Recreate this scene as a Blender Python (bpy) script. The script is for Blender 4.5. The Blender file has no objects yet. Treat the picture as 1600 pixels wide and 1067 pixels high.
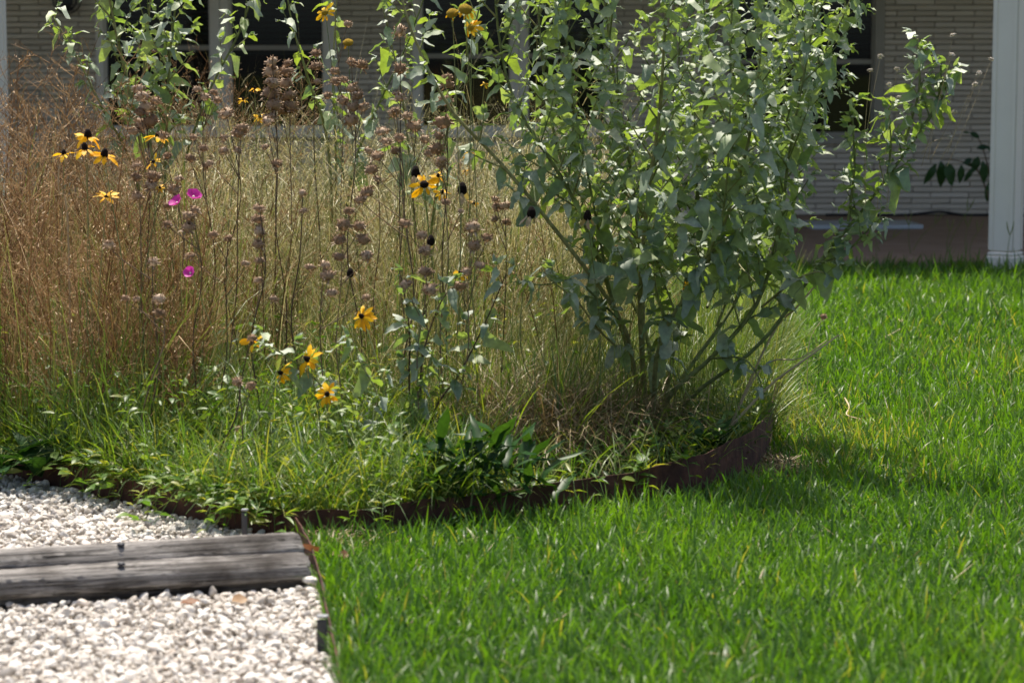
import bpy, bmesh, math, random
import numpy as np
from mathutils import Matrix, Vector

# ------------------------------------------------------------------ camera, world, sun, exposure
SC = bpy.context.scene
COL = SC.collection
F = 3778.0; H = 1.19; HOR = 100.0              # focal length in photo pixels, camera height, horizon row
PITCH = math.atan((533.5 - HOR) / F)
cam = bpy.data.cameras.new('camera'); cam_o = bpy.data.objects.new('camera', cam); COL.objects.link(cam_o)
cam.sensor_width = 36.0; cam.lens = F / 1600 * 36.0
cam.clip_start = 0.1; cam.clip_end = 3000
cam_o.location = (0, 0, H); cam_o.rotation_euler = (math.pi / 2 - PITCH, 0, 0)
cam.dof.use_dof = True; cam.dof.focus_distance = 7.9; cam.dof.aperture_fstop = 5.0
SC.camera = cam_o

SUN_EL, SUN_AZ = math.radians(69), math.radians(-9)      # azimuth from +Y towards +X: the sun stands behind the house
world = bpy.data.worlds.new('World'); SC.world = world; world.use_nodes = True
wn = world.node_tree
sky = wn.nodes.new('ShaderNodeTexSky'); sky.sky_type = 'NISHITA'; sky.sun_disc = False
sky.sun_elevation = SUN_EL; sky.sun_rotation = SUN_AZ
sky.air_density = .8; sky.dust_density = 3.5
wn.links.new(sky.outputs[0], wn.nodes['Background'].inputs[0]); wn.nodes['Background'].inputs[1].default_value = 0.14
sun = bpy.data.lights.new('sun', 'SUN'); sun.energy = 4.5; sun.angle = math.radians(0.5); sun.color = (1, .955, .88)
sun_o = bpy.data.objects.new('sun', sun); COL.objects.link(sun_o)
to_sun = Vector((math.sin(SUN_AZ) * math.cos(SUN_EL), math.cos(SUN_AZ) * math.cos(SUN_EL), math.sin(SUN_EL)))
sun_o.rotation_euler = to_sun.to_track_quat('Z', 'Y').to_euler(); sun_o.location = (0, 20, 20)
SC.view_settings.view_transform = 'Standard'; SC.view_settings.look = 'None'
SC.view_settings.exposure = 0.62; SC.view_settings.gamma = 1.0
SC.render.engine = 'CYCLES'
SC.cycles.use_denoising = True
SC.cycles.max_bounces = 8; SC.cycles.transparent_max_bounces = 8
SC.cycles.diffuse_bounces = 4; SC.cycles.glossy_bounces = 3; SC.cycles.transmission_bounces = 5

rng = np.random.default_rng(11)
random.seed(5)
U = rng.uniform

# ------------------------------------------------------------------ helpers
CP, SP = math.cos(PITCH), math.sin(PITCH)
def ray(px, py):
    u = (px - 800) / F; v = (533.5 - py) / F
    return np.array([u, CP + v * SP, -SP + v * CP])
def G(px, py, z=0.0):
    d = ray(px, py); return np.array([0, 0, H]) + d * ((z - H) / d[2])
def P(px, py, Y):
    d = ray(px, py); return np.array([0, 0, H]) + d * (Y / d[1])
def px_of(p):
    p = np.asarray(p) - np.array([0, 0, H])
    z = p[..., 1] * CP - p[..., 2] * SP
    return 800 + F * p[..., 0] / z, 533.5 - F * (p[..., 1] * SP + p[..., 2] * CP) / z

class Geo:
    def __init__(s): s.v, s.t, s.q, s.r, s.n = [], [], [], [], 0
    def add(s, v, tris=None, quads=None, rnd=0.0):
        v = np.asarray(v, float).reshape(-1, 3)
        if tris is not None and len(tris): s.t.append(np.asarray(tris, int).reshape(-1, 3) + s.n)
        if quads is not None and len(quads): s.q.append(np.asarray(quads, int).reshape(-1, 4) + s.n)
        s.r.append(np.array(np.broadcast_to(rnd, (len(v),)), float)); s.v.append(v); s.n += len(v)
        return s
    def mesh(s, name, mat, smooth=True, origin=None):
        me = bpy.data.meshes.new(name)
        v = np.concatenate(s.v)
        if origin is not None: v = v - np.asarray(origin)
        t = np.concatenate(s.t) if s.t else np.zeros((0, 3), int)
        q = np.concatenate(s.q) if s.q else np.zeros((0, 4), int)
        me.vertices.add(len(v)); me.vertices.foreach_set('co', v.astype(np.float32).ravel())
        nl = t.size + q.size; me.loops.add(nl)
        me.loops.foreach_set('vertex_index', np.concatenate([t.ravel(), q.ravel()]).astype(np.int32))
        me.polygons.add(len(t) + len(q))
        ls = np.concatenate([np.arange(len(t)) * 3, t.size + np.arange(len(q)) * 4]).astype(np.int32)
        me.polygons.foreach_set('loop_start', ls)
        me.polygons.foreach_set('use_smooth', np.full(len(t) + len(q), smooth))
        a = me.attributes.new('rnd', 'FLOAT', 'POINT'); a.data.foreach_set('value', np.concatenate(s.r).astype(np.float32))
        me.update(); me.validate()
        if mat: me.materials.append(mat)
        return me

def tag(o, label=None, cat=None, group=None, kind=None):
    if label: o['label'] = label
    if cat: o['category'] = cat
    if group: o['group'] = group
    if kind: o['kind'] = kind
    return o
def link(name, data, parent=None, loc=None):
    o = bpy.data.objects.new(name, data); COL.objects.link(o)
    if parent is not None: o.parent = parent
    if loc is not None: o.location = loc
    return o
def empty(name, loc, label, cat, group=None):
    o = bpy.data.objects.new(name, None); COL.objects.link(o); o.location = loc; o.empty_display_size = .05
    return tag(o, label, cat, group)
def put(geo, name, mat, parent=None, smooth=True, base=None):
    """one mesh object; under a parent the coordinates become relative to the parent's base"""
    if parent is not None and base is None: base = parent.location
    return link(name, geo.mesh(name, mat, smooth, origin=base), parent, None if parent is not None else base)

def norm(a): return a / np.maximum(np.linalg.norm(a, axis=-1, keepdims=True), 1e-9)
def box(geo, c, s, rz=0.0, rnd=0.0, R=None):
    x, y, z = np.array(s) / 2
    v = np.array([[-x, -y, -z], [x, -y, -z], [x, y, -z], [-x, y, -z], [-x, -y, z], [x, -y, z], [x, y, z], [-x, y, z]])
    if rz:
        cc, ss = math.cos(rz), math.sin(rz); v = v @ np.array([[cc, -ss, 0], [ss, cc, 0], [0, 0, 1]]).T
    if R is not None: v = v @ np.asarray(R).T
    geo.add(v + np.array(c), quads=[[0, 3, 2, 1], [4, 5, 6, 7], [0, 1, 5, 4], [1, 2, 6, 5], [2, 3, 7, 6], [3, 0, 4, 7]], rnd=rnd)
def bevel_box_mesh(name, s, b, mat, jit=0.0, seed=0):
    bm = bmesh.new(); bmesh.ops.create_cube(bm, size=1)
    for v in bm.verts: v.co = Vector((v.co.x * s[0], v.co.y * s[1], v.co.z * s[2]))
    bmesh.ops.bevel(bm, geom=bm.edges[:], offset=b, segments=1, affect='EDGES')
    r = random.Random(seed)
    for v in bm.verts: v.co += Vector((r.uniform(-jit, jit), r.uniform(-jit, jit) * .6, r.uniform(-jit, jit)))
    me = bpy.data.meshes.new(name); bm.to_mesh(me); bm.free(); me.materials.append(mat); return me

def tubes(geo, Pn, Rn, sides=3, rnd=0.0):
    Pn = np.asarray(Pn, float); N, K, _ = Pn.shape
    Rn = np.broadcast_to(Rn, (N, K))
    T = norm(np.gradient(Pn, axis=1))
    ref = np.array([.31, .17, .93]); ref2 = np.array([.9, -.3, .1])
    use = (np.abs(T @ (ref / np.linalg.norm(ref))) > .93)[..., None]
    A = norm(np.cross(T, np.where(use.any(axis=1, keepdims=True), ref2, ref))); B = np.cross(T, A)
    an = np.arange(sides) * 2 * math.pi / sides
    V = Pn[:, :, None] + Rn[:, :, None, None] * (A[:, :, None] * np.cos(an)[:, None] + B[:, :, None] * np.sin(an)[:, None])
    k, j = np.meshgrid(np.arange(K - 1), np.arange(sides), indexing='ij')
    q = np.stack([k * sides + j, k * sides + (j + 1) % sides, (k + 1) * sides + (j + 1) % sides, (k + 1) * sides + j], -1).reshape(-1, 4)
    q = (q[None] + (np.arange(N) * K * sides)[:, None, None]).reshape(-1, 4)
    r = np.repeat(np.broadcast_to(rnd, (N,)), K * sides)
    geo.add(V.reshape(-1, 3), quads=q, rnd=r)
def tube(geo, pts, r, sides=6, rnd=0.0):
    pts = np.asarray(pts, float); tubes(geo, pts[None], np.asarray(np.broadcast_to(r, (len(pts),)))[None], sides, rnd)

def blades(geo, base, head, L, W, lean, bend, rnd, segs=3, prof=None, phi=None):
    N = len(base); base = np.asarray(base, float)
    s = (np.arange(segs) + .5) / segs
    ang = lean[:, None] + bend[:, None] * s
    st = (L / segs)[:, None]
    hz = np.concatenate([np.zeros((N, 1)), np.cumsum(np.sin(ang) * st, 1)], 1)
    vz = np.concatenate([np.zeros((N, 1)), np.cumsum(np.cos(ang) * st, 1)], 1)
    c = base[:, None] + np.stack([hz * np.cos(head)[:, None], hz * np.sin(head)[:, None], vz], -1)
    ph = head + math.pi / 2 + rng.normal(0, .5, N) if phi is None else phi
    w = np.stack([np.cos(ph), np.sin(ph), np.zeros(N)], -1)
    prof = np.array(prof if prof is not None else np.interp(np.arange(segs) / segs, [0, .35, .7, 1], [.75, 1, .72, .3]))
    off = w[:, None] * (W[:, None] * prof / 2)[..., None]
    Lf, Rt = c[:, :segs] - off, c[:, :segs] + off
    V = np.concatenate([np.stack([Lf, Rt], 2).reshape(N, segs * 2, 3), c[:, segs:]], 1)
    nv = segs * 2 + 1
    q = np.array([[2 * i, 2 * i + 1, 2 * i + 3, 2 * i + 2] for i in range(segs - 1)]).reshape(-1, 4)
    t = np.array([[2 * segs - 2, 2 * segs - 1, 2 * segs]])
    o = (np.arange(N) * nv)[:, None, None]
    geo.add(V.reshape(-1, 3), (t[None] + o).reshape(-1, 3), (q[None] + o).reshape(-1, 4) if len(q) else None, np.repeat(rnd, nv))

def scatter(geo, tmpl, M, pos, rnd):
    """copies of a template (verts, tris, quads) by 3x3 matrices and positions"""
    tv, tt, tq = tmpl; N = len(pos); nv = len(tv)
    V = np.einsum('nij,vj->nvi', M, tv) + np.asarray(pos)[:, None]
    o = (np.arange(N) * nv)[:, None, None]
    geo.add(V.reshape(-1, 3), (tt[None] + o).reshape(-1, 3) if len(tt) else None,
            (tq[None] + o).reshape(-1, 4) if len(tq) else None, np.repeat(np.broadcast_to(rnd, (N,)), nv))
def basis(d, up, size, wid=1.0):
    d = norm(np.asarray(d, float)); x = norm(np.cross(d, up)); z = np.cross(x, d)
    size = np.broadcast_to(size, (len(d),))[:, None]
    return np.stack([x * size * np.reshape(np.broadcast_to(wid, (len(d),)), (-1, 1)), d * size, z * size], -1)

def leaf_tmpl(wid=.3, peak=.28, fold=.3, droop=.3, wave=.03, seed=0, tooth=0.0):
    r = np.random.default_rng(seed)
    t = np.array([0, .1, .25, .42, .6, .8, 1.0])
    w = np.where(t < peak, np.sin(np.clip(t / peak, 0, 1) * math.pi / 2) ** .8, np.cos(np.clip((t - peak) / (1 - peak), 0, 1) * math.pi / 2) ** .9) * wid
    w[0] = .02; w[-1] = .0
    V, q, tr = [], [], []
    for i, (a, b) in enumerate(zip(t, w)):
        z0 = -droop * a * a
        tw = r.normal(0, wave)
        bb = b * (1 + (tooth * (1 if i % 2 else -1)))
        V += [[-bb, a + r.normal(0, .01), z0 + fold * b + tw + r.normal(0, wave)], [0, a, z0 + tw], [bb, a + r.normal(0, .01), z0 + fold * b + tw + r.normal(0, wave)]]
    V = np.array(V)
    for i in range(len(t) - 1):
        a, b = i * 3, i * 3 + 3
        q += [[a, a + 1, b + 1, b], [a + 1, a + 2, b + 2, b + 1]]
    return V, np.zeros((0, 3), int), np.array(q)
def tmpl_mesh(name, tm, mat):
    g = Geo(); g.add(tm[0], tm[1] if len(tm[1]) else None, tm[2] if len(tm[2]) else None); return g.mesh(name, mat)

def cat_rom(ctrl, n):
    c = np.asarray(ctrl, float)
    if len(c) == 2: return c[0] + (c[1] - c[0]) * np.linspace(0, 1, n)[:, None]
    c = np.concatenate([[2 * c[0] - c[1]], c, [2 * c[-1] - c[-2]]])
    out = []
    for u in np.linspace(0, len(c) - 3 - 1e-6, n):
        i = int(u); f = u - i; p0, p1, p2, p3 = c[i:i + 4]
        out.append(.5 * (2 * p1 + (p2 - p0) * f + (2 * p0 - 5 * p1 + 4 * p2 - p3) * f * f + (3 * p1 - p0 - 3 * p2 + p3) * f ** 3))
    return np.array(out)
def inside(poly, x, y):
    r = np.zeros(len(x), bool); n = len(poly)
    for i in range(n):
        x1, y1 = poly[i][:2]; x2, y2 = poly[(i + 1) % n][:2]
        if y1 == y2: continue
        c = ((y1 > y) != (y2 > y)) & (x < (x2 - x1) * (y - y1) / (y2 - y1) + x1); r ^= c
    return r

# ------------------------------------------------------------------ materials
def new_mat(name):
    m = bpy.data.materials.new(name); m.use_nodes = True; nt = m.node_tree; nt.nodes.clear()
    out = nt.nodes.new('ShaderNodeOutputMaterial'); return m, nt, out
def nd(nt, t, **kw):
    n = nt.nodes.new(t)
    for k, v in kw.items():
        if k in n.inputs: n.inputs[k].default_value = v
        else: setattr(n, k, v)
    return n
def ramp(nt, cols, fac):
    r = nt.nodes.new('ShaderNodeValToRGB'); e = r.color_ramp.elements
    while len(e) < len(cols): e.new(.5)
    for i, c in enumerate(cols):
        e[i].position = i / max(1, len(cols) - 1); e[i].color = (*c[:3], 1)
    nt.links.new(fac, r.inputs[0]); return r
def rnd_val(nt):
    a = nd(nt, 'ShaderNodeAttribute', attribute_name='rnd'); o = nd(nt, 'ShaderNodeObjectInfo')
    s = nd(nt, 'ShaderNodeMath', operation='ADD'); f = nd(nt, 'ShaderNodeMath', operation='FRACT')
    nt.links.new(a.outputs['Fac'], s.inputs[0]); nt.links.new(o.outputs['Random'], s.inputs[1]); nt.links.new(s.outputs[0], f.inputs[0])
    return f.outputs[0]
def plant_mat(name, cols, trans=.4, tmul=(1.5, 1.5, .5), rough=.5, gl=1.0, ior=1.4, blotch=0.0, cap=.05, own=False):
    m, nt, out = new_mat(name); L = nt.links.new
    v = nd(nt, 'ShaderNodeAttribute', attribute_name='rnd').outputs['Fac'] if own else rnd_val(nt); r = ramp(nt, cols, v); col = r.outputs[0]
    if blotch:
        n = nd(nt, 'ShaderNodeTexNoise', Scale=60.0, Detail=3.0); ge = nd(nt, 'ShaderNodeNewGeometry'); L(ge.outputs['Position'], n.inputs['Vector'])
        mr = nd(nt, 'ShaderNodeMapRange'); mr.inputs[1].default_value = .3; mr.inputs[2].default_value = .7
        mr.inputs[3].default_value = 1 - blotch; mr.inputs[4].default_value = 1 + blotch; L(n.outputs[0], mr.inputs[0])
        mu = nd(nt, 'ShaderNodeVectorMath', operation='SCALE'); L(col, mu.inputs[0]); L(mr.outputs[0], mu.inputs['Scale']); col = mu.outputs[0]
    d = nd(nt, 'ShaderNodeBsdfDiffuse'); L(col, d.inputs[0])
    mm = nd(nt, 'ShaderNodeMix', data_type='RGBA', blend_type='MULTIPLY'); mm.inputs[0].default_value = 1
    L(col, mm.inputs[6]); mm.inputs[7].default_value = (*tmul, 1); mm.clamp_result = True
    t = nd(nt, 'ShaderNodeBsdfTranslucent'); L(mm.outputs[2], t.inputs[0])
    x = nd(nt, 'ShaderNodeMixShader'); x.inputs[0].default_value = trans; L(d.outputs[0], x.inputs[1]); L(t.outputs[0], x.inputs[2])
    g = nd(nt, 'ShaderNodeBsdfGlossy', Roughness=rough); g.inputs[0].default_value = (1, .98, .9, 1)
    fr = nd(nt, 'ShaderNodeFresnel', IOR=ior); ml = nd(nt, 'ShaderNodeMath', operation='MULTIPLY'); ml.inputs[1].default_value = gl; L(fr.outputs[0], ml.inputs[0])
    mn = nd(nt, 'ShaderNodeMath', operation='MINIMUM'); L(ml.outputs[0], mn.inputs[0]); mn.inputs[1].default_value = cap
    y = nd(nt, 'ShaderNodeMixShader'); L(mn.outputs[0], y.inputs[0]); L(x.outputs[0], y.inputs[1]); L(g.outputs[0], y.inputs[2])
    L(y.outputs[0], out.inputs[0]); return m
def solid_mat(name, cols, scale=20.0, rough=.7, bump=.3, stretch=(1, 1, 1), coord='Object', bscale=None, spec=.3, use_rnd=False, detail=6.0, metallic=0.0):
    m, nt, out = new_mat(name); L = nt.links.new
    tc = nd(nt, 'ShaderNodeTexCoord'); mp = nd(nt, 'ShaderNodeMapping'); mp.inputs['Scale'].default_value = stretch; L(tc.outputs[coord], mp.inputs[0])
    n = nd(nt, 'ShaderNodeTexNoise', Scale=scale, Detail=detail, Roughness=.65); L(mp.outputs[0], n.inputs['Vector'])
    mr = nd(nt, 'ShaderNodeMapRange'); mr.inputs[1].default_value = .25; mr.inputs[2].default_value = .75; L(n.outputs[0], mr.inputs[0])
    fac = mr.outputs[0]
    if use_rnd:
        v = rnd_val(nt); mx = nd(nt, 'ShaderNodeMix'); mx.inputs[0].default_value = .22; L(v, mx.inputs[2]); L(fac, mx.inputs[3]); fac = mx.outputs[0]
    r = ramp(nt, cols, fac)
    b = nd(nt, 'ShaderNodeBsdfPrincipled', Roughness=rough, Metallic=metallic); b.inputs['Specular IOR Level'].default_value = spec
    L(r.outputs[0], b.inputs['Base Color'])
    if bump:
        n2 = nd(nt, 'ShaderNodeTexNoise', Scale=bscale or scale * 3, Detail=5.0); L(mp.outputs[0], n2.inputs['Vector'])
        bp = nd(nt, 'ShaderNodeBump', Strength=bump, Distance=.01); L(n2.outputs[0], bp.inputs['Height']); L(bp.outputs[0], b.inputs['Normal'])
    L(b.outputs[0], out.inputs[0]); return m

M = {}
M['lawn'] = plant_mat('lawn_blade', own=True, cols= [(.025, .078, .014), (.057, .143, .016), (.088, .19, .02), (.12, .222, .028), (.27, .26, .08)], trans=.5, tmul=(1.7, 1.6, .4), rough=.42, gl=.7, cap=.024)
M['thatch'] = solid_mat('lawn_soil', [(.03, .035, .012), (.05, .06, .02), (.09, .08, .035)], scale=30, rough=.95, bump=.5, spec=.1)
M['soil'] = solid_mat('bed_soil', [(.025, .018, .012), (.06, .042, .028), (.11, .085, .055)], scale=40, rough=.95, bump=.8, spec=.1)
M['sand'] = solid_mat('gravel_bedding', [(.18, .16, .13), (.35, .32, .28)], scale=60, rough=.95, bump=.6, spec=.1)
M['pebble'] = solid_mat('marble_chip', [(.25, .21, .17), (.46, .405, .335), (.61, .555, .48), (.69, .65, .575), (.55, .42, .315)], scale=45, rough=.62, bump=.25, use_rnd=True, spec=.3)
M['tan'] = plant_mat('dry_grass', own=True, cols= [(.11, .14, .032), (.35, .31, .13), (.54, .46, .24), (.17, .21, .05), (.62, .54, .33), (.32, .25, .12)], trans=.3, tmul=(1.2, 1.15, .8), rough=.5, gl=.5)
M['strawg'] = plant_mat('yellow_green_grass', own=True, cols= [(.05, .11, .018), (.10, .17, .03), (.17, .22, .05), (.27, .26, .09)], trans=.35, tmul=(1.3, 1.3, .6), rough=.45, gl=.6)
M['brown'] = plant_mat('brown_twig', own=True, cols= [(.13, .065, .025), (.28, .15, .058), (.44, .265, .115), (.54, .39, .21)], trans=.12, tmul=(1.2, 1, .8), rough=.55, gl=.4)
M['deadbr'] = plant_mat('dead_thatch', own=True, cols= [(.09, .055, .025), (.18, .12, .05), (.27, .19, .085), (.36, .27, .14), (.10, .13, .03)], trans=.2, tmul=(1.1, 1, .8), rough=.5, gl=.5)
M['weed'] = plant_mat('weed_leaf', own=True, cols= [(.035, .085, .016), (.06, .14, .022), (.10, .19, .03), (.16, .24, .04), (.27, .28, .08)], trans=.48, tmul=(1.8, 1.6, .4), rough=.42, gl=.9, ior=1.45, cap=.035)
M['shrub'] = plant_mat('grey_green_leaf', [(.115, .18, .115), (.17, .23, .165), (.245, .30, .24), (.135, .205, .095), (.22, .285, .085)], trans=.38, tmul=(1.9, 2.0, .35), rough=.66, gl=1.6, ior=1.5, blotch=.25, cap=.13)
M['darkleaf'] = plant_mat('dark_broad_leaf', [(.016, .05, .016), (.026, .07, .018), (.038, .095, .024)], trans=.3, tmul=(1.9, 1.7, .4), rough=.4, gl=.9, ior=1.45, blotch=.2, cap=.018)
M['stem_g'] = plant_mat('green_stem', [(.14, .17, .06), (.20, .22, .08), (.26, .24, .10)], trans=.1, rough=.5, gl=.6, blotch=.35)
M['stem_b'] = plant_mat('woody_stem', [(.07, .045, .03), (.12, .08, .05), (.20, .14, .085)], trans=.0, rough=.6, gl=.4, blotch=.35)
M['stalk'] = plant_mat('tan_stalk', [(.38, .28, .16), (.50, .39, .24)], trans=.0, rough=.6, gl=.4)
M['seed'] = plant_mat('seed_head', [(.25, .155, .09), (.37, .245, .15), (.52, .39, .27)], trans=.22, tmul=(1.1, 1, .9), rough=.6, gl=.3)
M['knob'] = plant_mat('pale_knob', [(.42, .36, .28), (.60, .54, .45)], trans=.2, tmul=(1, 1, .9), gl=.3)
M['petal'] = plant_mat('yellow_petal', [(.85, .40, .006), (.90, .50, .01), (.92, .60, .02)], trans=.4, tmul=(1.1, 1.0, .8), rough=.5, gl=.4)
M['petal_dry'] = plant_mat('withered_petal', [(.35, .25, .15), (.45, .34, .22)], trans=.2, rough=.6, gl=.3)
M['cone'] = solid_mat('dark_cone', [(.012, .007, .006), (.035, .018, .013)], scale=300, rough=.8, bump=1.0, spec=.15)
M['button'] = solid_mat('yellow_disc', [(.36, .20, .02), (.62, .42, .03)], scale=200, rough=.8, bump=.8, spec=.15)
M['magenta'] = plant_mat('magenta_petal', [(.50, .035, .30), (.62, .06, .40)], trans=.45, tmul=(1.3, 1.2, 1.2), rough=.5, gl=.4)
M['pale'] = solid_mat('pale_centre', [(.7, .6, .4), (.85, .8, .7)], scale=80, rough=.8, bump=0)
M['rust'] = solid_mat('rusted_steel', [(.028, .013, .010), (.068, .029, .018), (.14, .058, .034)], scale=18, rough=.85, bump=.35, spec=.25)
M['stake'] = solid_mat('dark_steel', [(.018, .018, .02), (.04, .04, .045)], scale=60, rough=.45, bump=.15, spec=.5)
M['lit_top'] = solid_mat('sunlit_steel', [(.20, .20, .20), (.32, .32, .32)], scale=60, rough=.5, bump=.1, spec=.5)  # stake steel made paler: sunlight on the folded tops painted in
M['deadleaf'] = plant_mat('fallen_leaf', [(.17, .075, .04), (.27, .14, .075), (.36, .24, .14)], trans=.25, tmul=(1.3, 1, .7), rough=.55, gl=.4)
M['paint'] = solid_mat('white_paint', [(.76, .69, .575), (.83, .755, .64)], scale=3, rough=.5, bump=.03, spec=.4)
M['brick'] = solid_mat('painted_brick', [(.52, .455, .36), (.62, .55, .445), (.68, .61, .505)], scale=9, rough=.75, bump=.35, bscale=60, use_rnd=True, spec=.25)
M['mortar'] = solid_mat('mortar', [(.28, .245, .195), (.35, .31, .25)], scale=40, rough=.95, bump=.5, spec=.1)
M['trim'] = solid_mat('window_trim', [(.72, .68, .60), (.78, .74, .66)], scale=4, rough=.5, bump=.03, spec=.35)
M['trim_tan'] = solid_mat('tan_window_trim', [(.30, .275, .225), (.37, .34, .28)], scale=4, rough=.5, bump=.03, spec=.3)
M['slab'] = solid_mat('stained_concrete', [(.21, .14, .095), (.29, .195, .135), (.36, .255, .185)], scale=3.5, rough=.6, bump=.1, spec=.3)
M['roof'] = solid_mat('roof_shingle', [(.10, .09, .08), (.18, .16, .145)], scale=12, rough=.9, bump=.4)
M['soffit'] = solid_mat('soffit_paint', [(.78, .75, .69), (.82, .79, .73)], scale=4, rough=.7, bump=0)
M['blind'] = solid_mat('blind_slat', [(.42, .50, .47), (.48, .56, .53)], scale=5, rough=.6, bump=0)
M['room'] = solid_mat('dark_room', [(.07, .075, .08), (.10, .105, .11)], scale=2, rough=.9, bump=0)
M['cable'] = solid_mat('black_rubber', [(.012, .012, .013), (.02, .02, .022)], scale=20, rough=.5, bump=0)
M['board'] = solid_mat('pale_board', [(.40, .43, .44), (.50, .53, .54)], scale=6, rough=.6, bump=.05)

def glass_mat():
    m, nt, out = new_mat('window_glass'); L = nt.links.new
    t = nd(nt, 'ShaderNodeBsdfTransparent'); t.inputs[0].default_value = (.42, .47, .46, 1)
    g = nd(nt, 'ShaderNodeBsdfGlossy', Roughness=.02); f = nd(nt, 'ShaderNodeFresnel', IOR=1.5)
    x = nd(nt, 'ShaderNodeMixShader'); L(f.outputs[0], x.inputs[0]); L(t.outputs[0], x.inputs[1]); L(g.outputs[0], x.inputs[2]); L(x.outputs[0], out.inputs[0]); return m
M['glass'] = glass_mat()
def wood_mat():
    m, nt, out = new_mat('weathered_timber'); L = nt.links.new
    tc = nd(nt, 'ShaderNodeTexCoord'); mp = nd(nt, 'ShaderNodeMapping'); mp.inputs['Scale'].default_value = (3.0, 85, 85); L(tc.outputs['Object'], mp.inputs[0])
    n = nd(nt, 'ShaderNodeTexNoise', Scale=1.0, Detail=10.0, Roughness=.72, Distortion=1.2); L(mp.outputs[0], n.inputs['Vector'])
    r = ramp(nt, [(.03, .027, .024), (.17, .153, .135), (.44, .405, .36), (.62, .58, .52)], n.outputs[0])
    for e, p in zip(r.color_ramp.elements, (.30, .42, .58, .75)): e.position = p
    n3 = nd(nt, 'ShaderNodeTexNoise', Scale=7.0, Detail=4.0); L(tc.outputs['Object'], n3.inputs['Vector'])
    r3 = ramp(nt, [(.35, .33, .31), (1, 1, 1)], n3.outputs[0]); r3.color_ramp.elements[0].position = .35; r3.color_ramp.elements[1].position = .55
    mu = nd(nt, 'ShaderNodeMix', data_type='RGBA', blend_type='MULTIPLY'); mu.inputs[0].default_value = 1; L(r.outputs[0], mu.inputs[6]); L(r3.outputs[0], mu.inputs[7])
    mp4 = nd(nt, 'ShaderNodeMapping'); mp4.inputs['Scale'].default_value = (4, 190, 190); L(tc.outputs['Object'], mp4.inputs[0])
    n4 = nd(nt, 'ShaderNodeTexNoise', Scale=1.0, Detail=4.0, Distortion=.8); L(mp4.outputs[0], n4.inputs['Vector'])
    r4 = ramp(nt, [(.12, .11, .10), (1, 1, 1)], n4.outputs[0]); r4.color_ramp.elements[0].position = .36; r4.color_ramp.elements[1].position = .43
    mu2 = nd(nt, 'ShaderNodeMix', data_type='RGBA', blend_type='MULTIPLY'); mu2.inputs[0].default_value = 1; L(mu.outputs[2], mu2.inputs[6]); L(r4.outputs[0], mu2.inputs[7]); mu = mu2
    b = nd(nt, 'ShaderNodeBsdfPrincipled', Roughness=.85); b.inputs['Specular IOR Level'].default_value = .15; L(mu.outputs[2], b.inputs['Base Color'])
    bp = nd(nt, 'ShaderNodeBump', Strength=1.0, Distance=.012); L(n.outputs[0], bp.inputs['Height']); L(bp.outputs[0], b.inputs['Normal'])
    L(b.outputs[0], out.inputs[0]); return m
M['timber'] = wood_mat()

# ------------------------------------------------------------------ ground plan
PB = [G(-700, 600), G(-300, 676), G(0, 748), G(120, 775), G(230, 803), G(330, 828), G(400, 842), G(440, 846)]          # bed / gravel
PA = [G(440, 846), G(560, 842), G(690, 828), G(840, 812), G(1000, 792), G(1090, 775), G(1140, 758), G(1178, 738), G(1195, 716)]   # bed / lawn
PAb = [G(1204, 690), G(1212, 655), G(1222, 610), G(1226, 560), G(1222, 520)]
PC = [G(462, 852), G(482, 880), G(500, 930), G(512, 985), G(522, 1030), G(533, 1090), G(560, 1300)]           # gravel / lawn
BED = [p[:2] for p in PB + PA[1:] + PAb] + [(0.6, 11.3), (-1, 11.6), (-6, 11.6), (-6, PB[0][1])]
GRAV = [p[:2] for p in PB] + [p[:2] for p in PC] + [(-3, PC[-1][1]), (-5, PB[0][1])]
def bed_z(x, y):
    return 0.055 + .03 * np.sin(x * 2.1 + 1) * np.cos(y * 1.7)

g = Geo(); g.add([[-400, -200, 0], [400, -200, 0], [400, 700, 0], [-400, 700, 0]], quads=[[0, 1, 2, 3]])
tag(put(g, 'ground', M['thatch'], smooth=False), kind='structure')
def sheet(name, poly, z, mat, step=.08):
    bm = bmesh.new(); vs = [bm.verts.new((p[0], p[1], z)) for p in poly]; f = bm.faces.new(vs)
    if f.normal.z < 0: f.normal_flip()
    bmesh.ops.triangulate(bm, faces=bm.faces[:])
    me = bpy.data.meshes.new(name); bm.to_mesh(me); bm.free(); me.materials.append(mat)
    return tag(link(name, me), kind='structure')
sheet('bed_soil', BED, .05, M['soil'])
sheet('gravel_bedding', GRAV, .006, M['sand'])

# ------------------------------------------------------------------ house
WY = 18.3; PY = 13.75
def WX(px): return P(px, 200, WY)[0]
def WZ(py): return P(800, py, WY)[2]
house = empty('house', (0, WY, 0), 'painted brick house wall with dark windows behind the flower bed', 'house')
SILL, WTOP = WZ(204), 2.08
openings = [(165, 333, 204), (360, 509, 204), (657, 800, 204), (822, 948, 204), (1135, 1364, 214)]   # glass spans in photo pixels
trims = [(153, 528), (645, 962), (1118, 1379)]
groups = [(0, 1), (2, 3), (4,)]
g = Geo(); XL, XR = -7.5, 7.0
sp = [(XL, XL)] + [(WX(a), WX(b)) for a, b in trims] + [(XR, XR)]
def wbox(geo, x0, x1, z0, z1, y0, y1, rnd=0.0): box(geo, ((x0 + x1) / 2, (y0 + y1) / 2, (z0 + z1) / 2), (x1 - x0, y1 - y0, z1 - z0), rnd=rnd)
solid = [(sp[i][1], sp[i + 1][0]) for i in range(len(sp) - 1)]
zb = SILL - .05
wbox(g, XL, XR, 0, zb, WY + .012, WY + .2); wbox(g, XL, XR, WTOP + .06, 2.715, WY + .012, WY + .2)
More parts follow.
